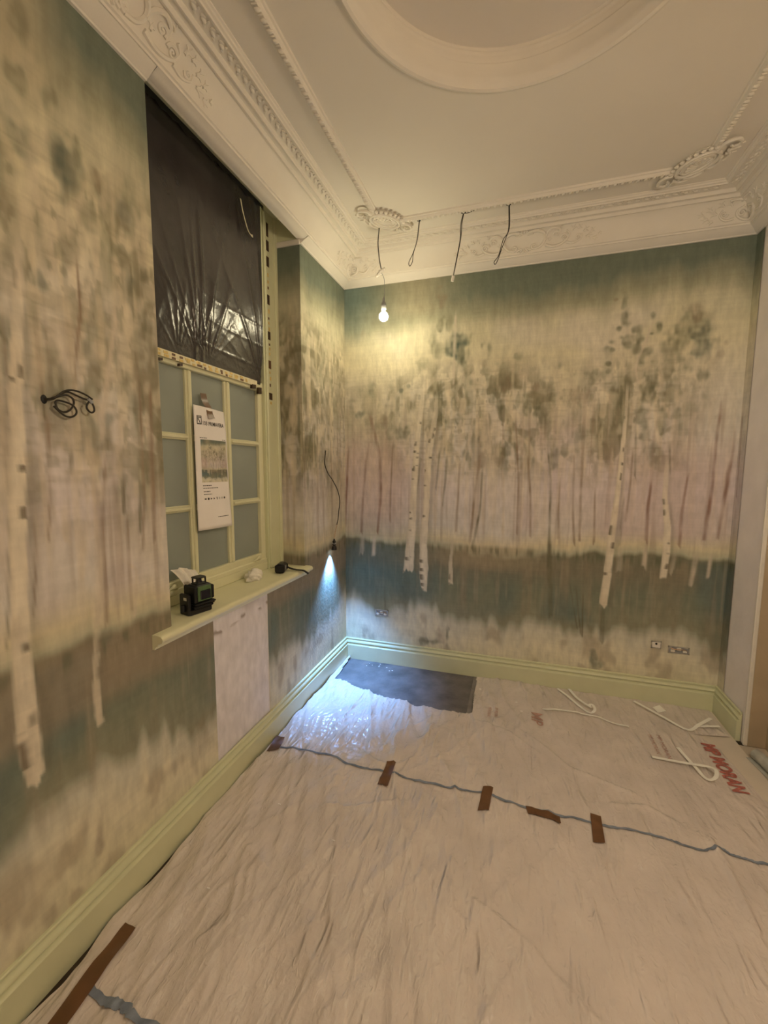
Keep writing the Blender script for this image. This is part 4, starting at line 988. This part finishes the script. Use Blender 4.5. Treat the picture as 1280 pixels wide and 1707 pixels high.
tag(bpy.data.objects['plaster_crumb'], 'tiny dark crumb of dirt on the sill beside the laser level', 'debris')

# ------------------------------------------------------------------ electrics
def thing(name, loc, label, cat, group=None): o = empty(name, loc); return tag(o, label, cat, group)
cc = thing('cable_coil', (0, -2.185, 1.72), 'loosely coiled dark electric cable sticking out of the painted wall', 'cable')
def yz(L_, x_): return [(x_ if not callable(x_) else x_(i/(len(L_)-1)), a, b) for i, (a, b) in enumerate(L_)]
c1 = [(-2.188,1.721),(-2.177,1.723),(-2.164,1.736),(-2.149,1.746),(-2.134,1.750),(-2.112,1.744),(-2.09,1.738),(-2.071,1.736)]
c2 = [(-2.188,1.722),(-2.177,1.727),(-2.155,1.747),(-2.134,1.755),(-2.111,1.755),(-2.086,1.748),(-2.069,1.739)]
c3 = [(-2.188,1.720),(-2.177,1.724),(-2.153,1.736),(-2.136,1.742),(-2.122,1.736),(-2.116,1.724),(-2.123,1.707),(-2.137,1.694),(-2.153,1.692),(-2.165,1.699),(-2.169,1.715),(-2.162,1.722),(-2.143,1.721),(-2.122,1.715),(-2.111,1.703),(-2.112,1.69),(-2.125,1.68),(-2.143,1.68),(-2.158,1.689),(-2.175,1.704)]
for L_, x0 in ((c1, .022), (c2, .030), (c3, .016)):
    child(cc, MB().tube(smooth_line(yz(L_, lambda t_: .002+x0*min(1, t_*5)), 5), .0028, 8).build('cable_strand', M['cable'], None, True))
child(cc, MB().tube(smooth_line(yz([(-2.071,1.737),(-2.083,1.719),(-2.082,1.707),(-2.07,1.699),(-2.061,1.705),(-2.061,1.717),(-2.069,1.735)], .026), 5), .0028, 8).build('end_loop', M['cable'], None, True))
child(cc, MB().tube([(.026, -2.078, 1.741), (.026, -2.066, 1.729)], .006, 10).build('clear_ferrule', M['grey_plastic'], None, True))
child(cc, MB().ellipsoid((.001, -2.188, 1.722), ((.003, 0, 0), (0, .009, 0), (0, 0, .013))).build('wall_hole', M['black_rubber'], None, True))
# LED spot dangling from the cable on the left wall, near the corner
XL = .034
wc = thing('hanging_spotlight', (0, -.36, .95), 'small black LED spotlight dangling on a thin cable, lit bluish white', 'spotlight')
wp = [(.001, -.352, 1.655), (.018, -.400, 1.610), (.030, -.430, 1.560), (.036, -.395, 1.500), (.036, -.320, 1.450), (.034, -.225, 1.370), (.034, -.190, 1.290), (.036, -.215, 1.215), (.040, -.235, 1.165), (.043, -.265, 1.125)]
child(wc, MB().tube(smooth_line(wp, 8), .0034, 8).build('cable', M['cable'], None, True))
child(wc, MB().tube(smooth_line([(.043, -.265, 1.125), (XL, -.278, 1.07), (XL, -.296, 1.022)], 5), .0018, 6).build('inner_wire', M['copper'], None, True))
LC = (XL, -.296, .945)
child(wc, MB().lathe([(0, .082), (.005, .08), (.006, .07), (.012, .064), (.013, .054), (.008, .052), (.008, .046), (.014, .044), (.014, .034), (.010, .032), (.010, .026)], LC, 16).build('lamp_holder', M['black'], None, True))
child(wc, MB().lathe([(.010, .046), (.0145, .0455), (.0145, .0425), (.010, .042)], LC, 16).build('steel_band', M['steel'], None, True))
child(wc, MB().lathe([(.010, .027), (.015, .026), (.020, .004), (.020, .0), (.017, .0)], LC, 20).build('lamp_body', M['black'], None, True))
child(wc, MB().lathe([(0, .002), (.0175, .002)], LC, 20).build('led_lens', M['led'], None, True))
sl = bpy.data.lights.new('spot_beam', 'SPOT'); sl.energy = SPOT_W; sl.color = COOL; sl.spot_size = math.radians(82); sl.spot_blend = 1.0; sl.shadow_soft_size = .012
so = bpy.data.objects.new('spot_beam', sl); COL.objects.link(so); so.location = (LC[0], LC[1], LC[2]-.004)
so.rotation_euler = Vector((.09, -.10, -1)).to_track_quat('-Z', 'Y').to_euler()
# pendant with bare bulb
pb = thing('pendant_bulb', (.397, -.371, ZC), 'lit bare bulb in a small holder hanging from a ceiling hole', 'light bulb')
child(pb, MB().tube(smooth_line([(.397, -.371, 3.048), (.389, -.371, 2.96), (.396, -.371, 2.88), (.402, -.371, 2.84), (.414, -.371, 2.788)], 6), .0032, 8).build('cable', M['cable'], None, True))
cb_ = MB(); cb_.add([], []); 
for k in range(3):
    a = Vector((.408-.010*k, -.371, 2.786-.012*k)); cb_.tube([a+Vector((-.010, -.006, -.006)), a+Vector((.026, .006, .018))], .0085, 8)
child(pb, cb_.build('terminal_block', M['white_plastic'], None, True))
child(pb, MB().tube(smooth_line([(.414, -.371, 2.775), (.430, -.371, 2.74), (.434, -.371, 2.69), (.434, -.371, 2.645), (.430, -.371, 2.60)], 6), .0018, 6).build('flex', M['grey_plastic'], None, True))
HB = (.4285, -.371, 2.506)
child(pb, MB().lathe([(0, .118), (.004, .118), (.007, .11), (.010, .09), (.014, .085), (.016, .070), (.0165, .042), (.013, .036)], HB, 20).build('lamp_holder', M['grey_plastic'], None, True))
child(pb, MB().lathe([(.013, .04), (.0135, .034), (.012, .028)], HB, 20).build('bulb_cap', M['steel'], None, True))
def bulb(R_, m, c, parent):
    pr = [(.011, R_*1.12)] + [(R_*math.sin(a), R_*math.cos(a)) for a in [PI*(.16+.84*i/11) for i in range(12)]]
    pr[-1] = (0.0005, -R_)
    return child(parent, MB().lathe(pr, c, 24).build('glass_bulb', m, None, True))
eb = bulb(.029, M['bulb'], HB, pb)
M['bulb'].node_tree.nodes['Principled BSDF'].inputs['Emission Strength'].default_value = BULB_W
child(pb, MB().ellipsoid((.397, -.371, ZC), ((.014, 0, 0), (0, .010, 0), (0, 0, .002))).build('ceiling_hole', M['black_rubber'], None, True))
# looped cables from three more holes
def loops(name, x0, out, tip, back, label, extra=None):
    o = thing(name, (x0, -.371, ZC), label, 'cable')
    pts = [(x0, -.371, 3.049)] + [(a-.0, -.371+.006, b) for a, b in out] + [(tip[0], -.371, tip[1])] + [(a, -.371-.004, b) for a, b in back] + [(x0+.004, -.375, 3.049)]
    child(o, MB().tube(smooth_line(pts, 6), .0022, 8).build('cable', M['cable'], None, True))
    child(o, MB().ellipsoid((x0, -.371, ZC), ((.015, 0, 0), (0, .011, 0), (0, 0, .002))).build('ceiling_hole', M['black_rubber'], None, True))
    return o
loops('ceiling_cable', .656, [(.641, 2.94), (.616, 2.866), (.600, 2.836), (.590, 2.812)], (.600, 2.792), [(.617, 2.816), (.622, 2.862), (.646, 2.94)], 'dark looped cable hanging from the ceiling hole next to the lit bulb')
o = loops('ceiling_cable', .925, [(.910, 2.99), (.908, 2.91), (.886, 2.785)], (.870, 2.690), [(.891, 2.785), (.913, 2.91), (.918, 2.99)], 'dark cable with a white terminal block at its lower end')
child(o, MB().tube([(.872, -.371, 2.698), (.866, -.371, 2.668)], .0095, 8).build('terminal_block', M['white_plastic'], None, True))
child(o, MB().tube(smooth_line([(.925, -.371, 3.046), (.955, -.375, 3.042), (.99, -.38, 3.047)], 4), .0015, 6).build('loose_strand', M['cable'], None, True))
loops('ceiling_cable', 1.184, [(1.186, 2.915), (1.158, 2.865), (1.136, 2.785), (1.111, 2.75)], (1.117, 2.733), [(1.131, 2.752), (1.158, 2.83), (1.178, 2.88), (1.192, 2.93)], 'looped dark cable hanging in front of the scroll relief in mid cornice')
# recessed socket boxes on the back wall
def sock(x0, x1, z0, z1, label, kind):
    o = thing('socket_box', ((x0+x1)/2, 0, z0), label, 'socket')
    fr = MB(); t_ = .006
    fr.box(x0, x1, -.004, -.0005, z0, z0+t_); fr.box(x0, x1, -.004, -.0005, z1-t_, z1); fr.box(x0, x0+t_, -.004, -.0005, z0, z1); fr.box(x1-t_, x1, -.004, -.0005, z0, z1)
    child(o, fr.build('box_rim', M['steel'])); child(o, MB().box(x0+t_, x1-t_, -.0022, -.0004, z0+t_, z1-t_).build('box_back', M['white_plastic'] if kind == 0 else M['grey_plastic']))
    if kind == 0: child(o, MB().lathe([(0, 0), (.007, 0)], (0, 0, 0), 10).build('knockout', M['black_rubber']))
    if kind == 0:
        k = [c for c in o.children if c.name.startswith('knockout')][0]; k.matrix_parent_inverse = Matrix.Identity(4); k.rotation_euler = (PI/2, 0, 0); k.location = (0, -.0026, (z1-z0)*.62)
    else:
        for i in range(3):
            xa = x0+(x1-x0)*(.22+.28*i); g = MB(); g.cham(xa-.012, xa+.012, -.010, -.002, z0+.010+.012*(i == 1), z0+.026+.014*(i == 1), .002); child(o, g.build('terminal', M['white_plastic']))
        child(o, MB().tube(smooth_line([(x0+.015, -.006, z1-.012), (x0+.035, -.012, z0+.03), (x1-.03, -.010, z1-.015), (x1-.012, -.006, z0+.018)], 6), .0022, 6).build('wire_tail', M['copper'], None, True))
    return o
sock(2.160, 2.218, .370, .418, 'single open socket box low on the back wall by the corner', 0)
sock(2.256, 2.376, .350, .396, 'double open socket box with wires beside the single box', 1)
sock(.250, .358, .376, .428, 'double open socket box lit blue beneath the hanging spotlight', 1)
# added globe lamp out of view, brightens the near walls and floor
gp = thing('fill_globe_lamp', (2.28, -2.20, ZC), 'unseen opal globe added as fill light for the near walls and floor', 'lamp')
child(gp, MB().tube([(2.28, -2.20, 3.05), (2.28, -2.20, 2.40)], .003, 8).build('flex', M['grey_plastic']))
child(gp, MB().lathe([(0, .14), (.03, .14), (.04, .11), (.04, .085)], (2.28, -2.20, 2.26), 20).build('lamp_holder', M['steel'], None, True))
child(gp, MB().lathe([(.04, .150), (.10, .140), (.21, .105), (.212, .100), (.10, .134), (.04, .144)], (2.28, -2.20, 2.26), 32).build('added_shade', M['white_plastic'], None, True))  # cap added to hold the fill globe's light off the ceiling
M['opal'] = mat('fill_opal', (1, .95, .9), .4, .01, 3, emit=(WARM2, FILL_W))
child(gp, MB().lathe([(.001, .10)]+[(.11*math.sin(a), .11*math.cos(a)) for a in [PI*(.12+.88*i/13) for i in range(13)]]+[(.001, -.11)], (2.28, -2.20, 2.26), 28).build('fill_globe', M['opal'], None, True))

# ------------------------------------------------------------------ floor coverings
FOLDS = [([(1.188, -1.69), (1.329, -1.746), (1.409, -1.812), (1.55, -1.914)], .007), ([(2.097, -1.136), (2.111, -1.229), (2.102, -1.388), (2.093, -1.493)], .010),
         ([(.552, -1.075), (.62, -1.115), (.679, -1.128), (.74, -1.117), (.813, -1.023), (.852, -.726)], .007), ([(1.36, -.62), (1.60, -.86), (1.86, -.95)], .006), ([(.50, -1.47), (.64, -1.42), (.80, -1.34)], .006),
         ([(1.10, -.60), (1.30, -.66), (1.45, -.80)], .005), ([(1.75, -1.05), (1.90, -1.02), (2.0, -1.08)], .006), ([(.20, -.50), (.18, -.65), (.28, -.75)], .004), ([(1.14, -1.75), (1.22, -1.79)], .005), ([(.30, -1.75), (.42, -1.80)], .005)]
def film_h(X, Y):
    r = np.hypot(X-.74, Y+1.12); an = np.arctan2(X-.74, Y+1.12)
    h = .004*fbm(X*3, Y*3, 201, 2)
    # long creases fanning across the sheet
    w1 = X+.35*(Y+2)+.12*(fbm(X*2, Y*1.4, 203, 2)-.5)
    ridge = 1-np.abs(2*fbm(w1*11, Y*1.6, 205, 2)-1); left = 1-sstep(.9, 1.9, X)
    h += (.013*left+.004)*np.clip(ridge-.5, 0, 1)**1.5*2.4
    w2 = X*.8-.55*Y+.1*(fbm(X*2, Y*2, 207, 2)-.5); rg = 1-np.abs(2*fbm(w2*9, (X+Y)*1.2, 209, 2)-1); h += .009*np.clip(rg-.55, 0, 1)**1.5*2.4*(.35+.65*left)
    w3 = X*1.1+.12*Y+.15*(fbm(X*3, Y*2, 221, 2)-.5); r3 = 1-np.abs(2*noise(w3*26, Y*3.2, 223)-1); h += (.0045*left+.0012)*np.clip(r3-.45, 0, 1)**1.3*2*sstep(.35, .6, fbm(X*2, Y*2, 225, 2))
    h += .0035*np.abs(np.sin(an*22+3*noise(an*4, r*0, 211)))*np.exp(-(r/.42)**2)*sstep(.04, .15, r)
    r2 = np.hypot(X-.09, Y+.95); an2 = np.arctan2(X-.09, Y+.95); h += .004*np.abs(np.sin(an2*16))*np.exp(-(r2/.35)**2)
    h += .0030*fbm(X*26+6*noise(X*5, Y*5, 1), Y*14, 213, 2)
    for L_, amp in FOLDS:
        dm = np.full(X.shape, 9.0); sgn = np.zeros(X.shape)
        for (a, b), (c, d) in zip(L_[:-1], L_[1:]):
            ux, uy = c-a, d-b; l2 = ux*ux+uy*uy; t_ = np.clip(((X-a)*ux+(Y-b)*uy)/l2, 0, 1); dx, dy = X-a-t_*ux, Y-b-t_*uy
            dd = np.hypot(dx, dy); sd_ = np.sign(dx*uy-dy*ux); sgn = np.where(dd < dm, sd_, sgn); dm = np.minimum(dm, dd)
        h += amp*(np.exp(-(dm/.011)**2) + .6*np.exp(-dm/.05)*(sgn > 0))
    calm = np.exp(-((X-2.35)/.12)**2-((Y+.58)/.32)**2); h = h*(1-.8*calm)
    return .0035 + h*1.0
def inpoly(X, Y, poly):
    ins = np.zeros(X.shape, bool); n = len(poly)
    for i in range(n):
        (x1, y1), (x2, y2) = poly[i], poly[(i+1) % n]
        c = ((y1 > Y) != (y2 > Y)) & (X < (x2-x1)*(Y-y1)/(y2-y1+1e-12)+x1); ins ^= c
    return ins
def left_edge(y): return .031+.005*np.sin(y*9)+.024*np.exp(-((y+2.28)/.10)**2)+.012*(fbm(y*7, y*0, 3)-.4)
def right_edge(y): return np.interp(y, [-3.5, -1.25, -.95, -.80, -.45, -.33, -.30, 0], [2.58, 2.56, 2.50, 2.43, 2.395, 2.33, 2.50, 2.50])+.012*(fbm(y*12, y*0, 4)-.5)
us = np.linspace(0, 1, 320); ys = lin(YR+.02, -.026, .0078); U_, Y = np.meshgrid(us, ys, indexing='ij')
X = left_edge(Y)+(right_edge(Y)-left_edge(Y))*U_
keepx = (X[:-1, :-1]+X[1:, 1:])/2; keepy = (Y[:-1, :-1]+Y[1:, 1:])/2
hole = [(.048, -.020), (1.052, -.020), (1.066, -.530), (.90, -.560), (.70, -.545), (.476, -.505), (.30, -.455), (.070, -.385)]
keep = ~inpoly(keepx, keepy, hole)
Z = film_h(X, Y)
flm = grid_obj('dust_sheet', stack3(X, Y, Z), M['film'], keep=keep)
tag(flm, 'creased translucent plastic dust sheet spread over the whole floor', 'dust sheet')
def fz(x, y): return float(film_h(np.array([float(x)]), np.array([float(y)]))[0])
gp_ = empty('bare_floor_panel', (.55, -.26, .001)); tag(gp_, 'dark grey dusty floor panel left uncovered beside the corner baseboard', 'floor panel')
part_at(gp_, 'panel', MB().box(.040, 1.030, -.58, -.026, .0006, .0020), M['grey_panel']); part_at(gp_, 'pale_edge', MB().box(1.030, 1.072, -.58, -.026, .0006, .0022), M['grey_edge'])
for i in range(9):
    tag(MB().ellipsoid((random.uniform(.1, .45), random.uniform(-.14, -.05), .003), ((random.uniform(.003, .008), 0, 0), (0, random.uniform(.003, .006), 0), (0, 0, .002)), 6, 4).build('plaster_chip', M['white_plastic']), 'tiny white plaster chip on the dark grey floor panel', 'debris', 'plaster chips on the grey panel')
pp = MB(); pp.box(2.10, 2.5165, -1.15, -.024, .0006, .0022); tag(pp.build('floor_paper', M['paper_pale']), 'pale protective floor paper showing beyond the dust sheet edge by the pier', 'floor paper')
tag(MB().add([(2.49, -3.3, .0005), (2.639, -3.3, .0005), (2.639, -.357, .0005), (2.49, -.357, .0005), (2.49, -3.3, .0012), (2.639, -3.3, .0012), (2.639, -.357, .0012), (2.49, -.357, .0012)], [(0,1,2,3),(4,5,6,7),(0,1,5,4),(1,2,6,5),(2,3,7,6),(3,0,4,7)]).build('hardboard_sheet', M['paper_floor']), 'brownish floor board strip along the stepped right wall', 'floor board')
def draped(poly, name, m, label, cat, group=None, lift=.006, nseg=12):
    # quad strip laid on the sheet: poly = 4 corners
    a, b, c, d = [np.array(p) for p in poly]; vs = []; fs = []; k = nseg+1
    for th in (0, 1):
        for i in range(k):
            for j in range(5):
                u, v = i/nseg, j/4; p = (a*(1-v)+b*v)*(1-u)+(d*(1-v)+c*v)*u; vs.append((p[0], p[1], fz(p[0], p[1])+lift+.0005*th))
    o_ = k*5
    for i in range(nseg):
        for j in range(4):
            q = i*5+j; fs += [(q+o_, q+1+o_, q+6+o_, q+5+o_), (q, q+5, q+6, q+1)]
    for i in range(nseg): fs += [(i*5, i*5+o_, (i+1)*5+o_, (i+1)*5), (i*5+4, (i+1)*5+4, (i+1)*5+4+o_, i*5+4+o_)]
    for j in range(4): fs += [(j, j+1, j+1+o_, j+o_), (nseg*5+j, nseg*5+j+o_, nseg*5+j+1+o_, nseg*5+j+1)]
    return tag(MB().add(vs, fs).build(name, m, None, True), label, cat, group)
G = 'brown tape strips on the dust sheet'
draped([(.030, -1.100), (.080, -1.094), (.100, -1.190), (.052, -1.232)], 'packing_tape', M['brown_tape'], 'short brown tape strip at the baseboard end of the long blue line', 'tape', G)
draped([(.695, -1.127), (.740, -1.117), (.742, -1.270), (.693, -1.279)], 'packing_tape', M['brown_tape'], 'brown tape strip across the blue line where the round sheet flap ends', 'tape', G, .008, 16)
draped([(1.178, -1.139), (1.225, -1.128), (1.213, -1.272), (1.165, -1.284)], 'packing_tape', M['brown_tape'], 'upright brown tape strip beside the one lying along the blue line', 'tape', G)
draped([(1.370, -1.184), (1.379, -1.226), (1.514, -1.238), (1.512, -1.200)], 'packing_tape', M['brown_tape'], 'brown tape strip lying lengthwise along the blue line', 'tape', G)
draped([(1.642, -1.148), (1.685, -1.145), (1.675, -1.290), (1.630, -1.301)], 'packing_tape', M['brown_tape'], 'upright brown tape strip on the blue line towards the paper offcuts', 'tape', G)
draped([(.088, -2.118), (.136, -2.122), (.176, -2.42), (.122, -2.44)], 'packing_tape', M['brown_tape'], 'long brown tape strip beside the dark gap at the left baseboard', 'tape', G, nseg=16)
def blue(L_, wd, name, label):
    P = smooth_line([(a, b, 0) for a, b in L_], 8); r_ = random.Random(3)
    return child(flm, MB().ribbon([(p[0], p[1]+r_.uniform(-.0018, .0018), fz(p[0], p[1])+.0040) for p in P], [wd*r_.uniform(.55, 1.15) for _ in P], th=.0004).build(name, M['blue_tape'], None, True))
blue([(.092, -1.168), (.389, -1.159), (.516, -1.184), (.696, -1.181), (.857, -1.185), (1.05, -1.184), (1.186, -1.175), (1.302, -1.190), (1.516, -1.192), (1.636, -1.193), (1.755, -1.187), (1.896, -1.182), (1.965, -1.195), (2.038, -1.206), (2.113, -1.172), (2.144, -1.192), (2.191, -1.193), (2.226, -1.200), (2.26, -1.197), (2.50, -1.20)], .013, 'edge_line', 'long ragged blue line of sheet edge crossing the floor under brown tapes')
blue([(.145, -2.289), (.229, -2.292), (.288, -2.289), (.343, -2.298), (.60, -2.295), (1.0, -2.30)], .024, 'edge_line', 'second blue line of sheet edge beginning at the long brown tape')
# printing on the sheet
def on_floor(x0, y0): return lambda a, b: Vector((x0+b, y0-a, fz(x0+b, y0-a)+.0030))
tx = text_mesh('sheet_print', 'MP MORAN', .090, M['red_ink'], on_floor(2.318, -.412), flm, .0040, .375)
text_mesh('sheet_print', 'MP', .095, M['red_faint'], on_floor(1.418, -.404), flm, .001, .125)
text_mesh('sheet_print', 'MP MORAN', .030, M['red_faint'], on_floor(2.096, -.418), flm, 0, .205); text_mesh('sheet_print', 'MP MORAN', .030, M['red_faint'], on_floor(2.052, -.425), flm, 0, .17)
text_mesh('sheet_print', 'MP MORAN', .030, M['red_faint'], on_floor(1.200, -.428), flm, 0, .105); text_mesh('sheet_print', 'MP MORAN', .030, M['red_faint'], on_floor(1.158, -.435), flm, 0, .105)
# paper offcuts
def offcut(L_, wd, label, lifts=None, name='paper_offcut', more=None):
    def one(L2, lf):
        P = smooth_line([(a, b, (lf[i] if lf else 0)) for i, (a, b) in enumerate(L2)], 6)
        return MB().ribbon([(p[0], p[1], fz(p[0], p[1])+.005+1.4*max(0, p[2])) for p in P], wd, th=.0012)
    mb = one(L_, lifts)
    if more: b = one(more[0], more[1]); mb.add(b.v, b.f)
    return tag(mb.build(name, M['strip_paper'], None, True), label, 'paper strip', 'paper offcuts on the dust sheet')
offcut([(1.600, -.055), (1.66, -.14), (1.73, -.255), (1.775, -.300), (1.800, -.275), (1.790, -.235), (1.765, -.25)], .017, 'pale paper strip folded into a loop against the back baseboard', [.006, .004, .002, .002, .012, .018, .014], more=([(1.672, -.058), (1.715, -.16), (1.782, -.262)], [.012, .010, .012]))
offcut([(1.487, -.352), (1.633, -.332), (1.804, -.331), (1.879, -.371), (1.965, -.387)], .013, 'long thin wavy pale paper strip lying past the looped one', [.002, .006, .001, .003, .002])
offcut([(2.060, -.088), (2.175, -.212), (2.285, -.308), (2.367, -.250), (2.455, -.165)], .019, 'bent pale paper strip lying in the right corner beside the small square', [.010, .008, .002, .010, .012], more=([(2.355, -.258), (2.413, -.243), (2.475, -.229)], [.004, .004, .006]))
offcut([(2.017, -.642), (2.105, -.652), (2.210, -.655), (2.262, -.660), (2.279, -.695), (2.262, -.742), (2.236, -.752), (2.216, -.73), (2.200, -.645), (2.171, -.517)], .017, 'pale paper strip crossed over itself beside the red lettering', [.002, .006, .010, .014, .022, .018, .006, .003, .004, .004])
draped([(2.163, -.099), (2.214, -.061), (2.232, -.126), (2.178, -.164)], 'paper_scrap', M['strip_paper'], 'small square scrap of pale paper near the right corner', 'paper scrap', None, .004, 4)
for (x_, y_) in ((.305, -1.52), (.262, -1.93), (.62, -1.62), (1.09, -.20), (1.36, -.40), (1.33, -.30)):
    tag(MB().cham(x_-.007, x_+.007, y_-.003, y_+.003, fz(x_, y_)-.0005, fz(x_, y_)+.002, .0008).build('paper_crumb', M['white_paper']), 'tiny white crumb of paper lying on the dust sheet', 'debris', 'paper crumbs on the dust sheet')
# roll of film against the stepped wall
a_, b_ = Vector((2.545, -.470, .030)), Vector((2.600, -.860, .030)); rr = thing('film_roll', (2.57, -.66, .002), 'grey rolled-up plastic film lying by the stepped right wall', 'roll')
P = [a_.lerp(b_, i/12) for i in range(13)]
child(rr, MB().tube(P, [.028*(1+.05*math.sin(i*2.1)) for i in range(13)], 16).build('roll_body', M['roll'], None, True))
child(rr, MB().tube([a_+(a_-b_).normalized()*.0, a_+(a_-b_).normalized()*.004], .014, 12).build('core', M['white_plastic']))
child(rr, MB().ribbon([p+Vector((-.030, 0, -.026)) for p in P], .03, th=.001).build('loose_edge', M['roll']))
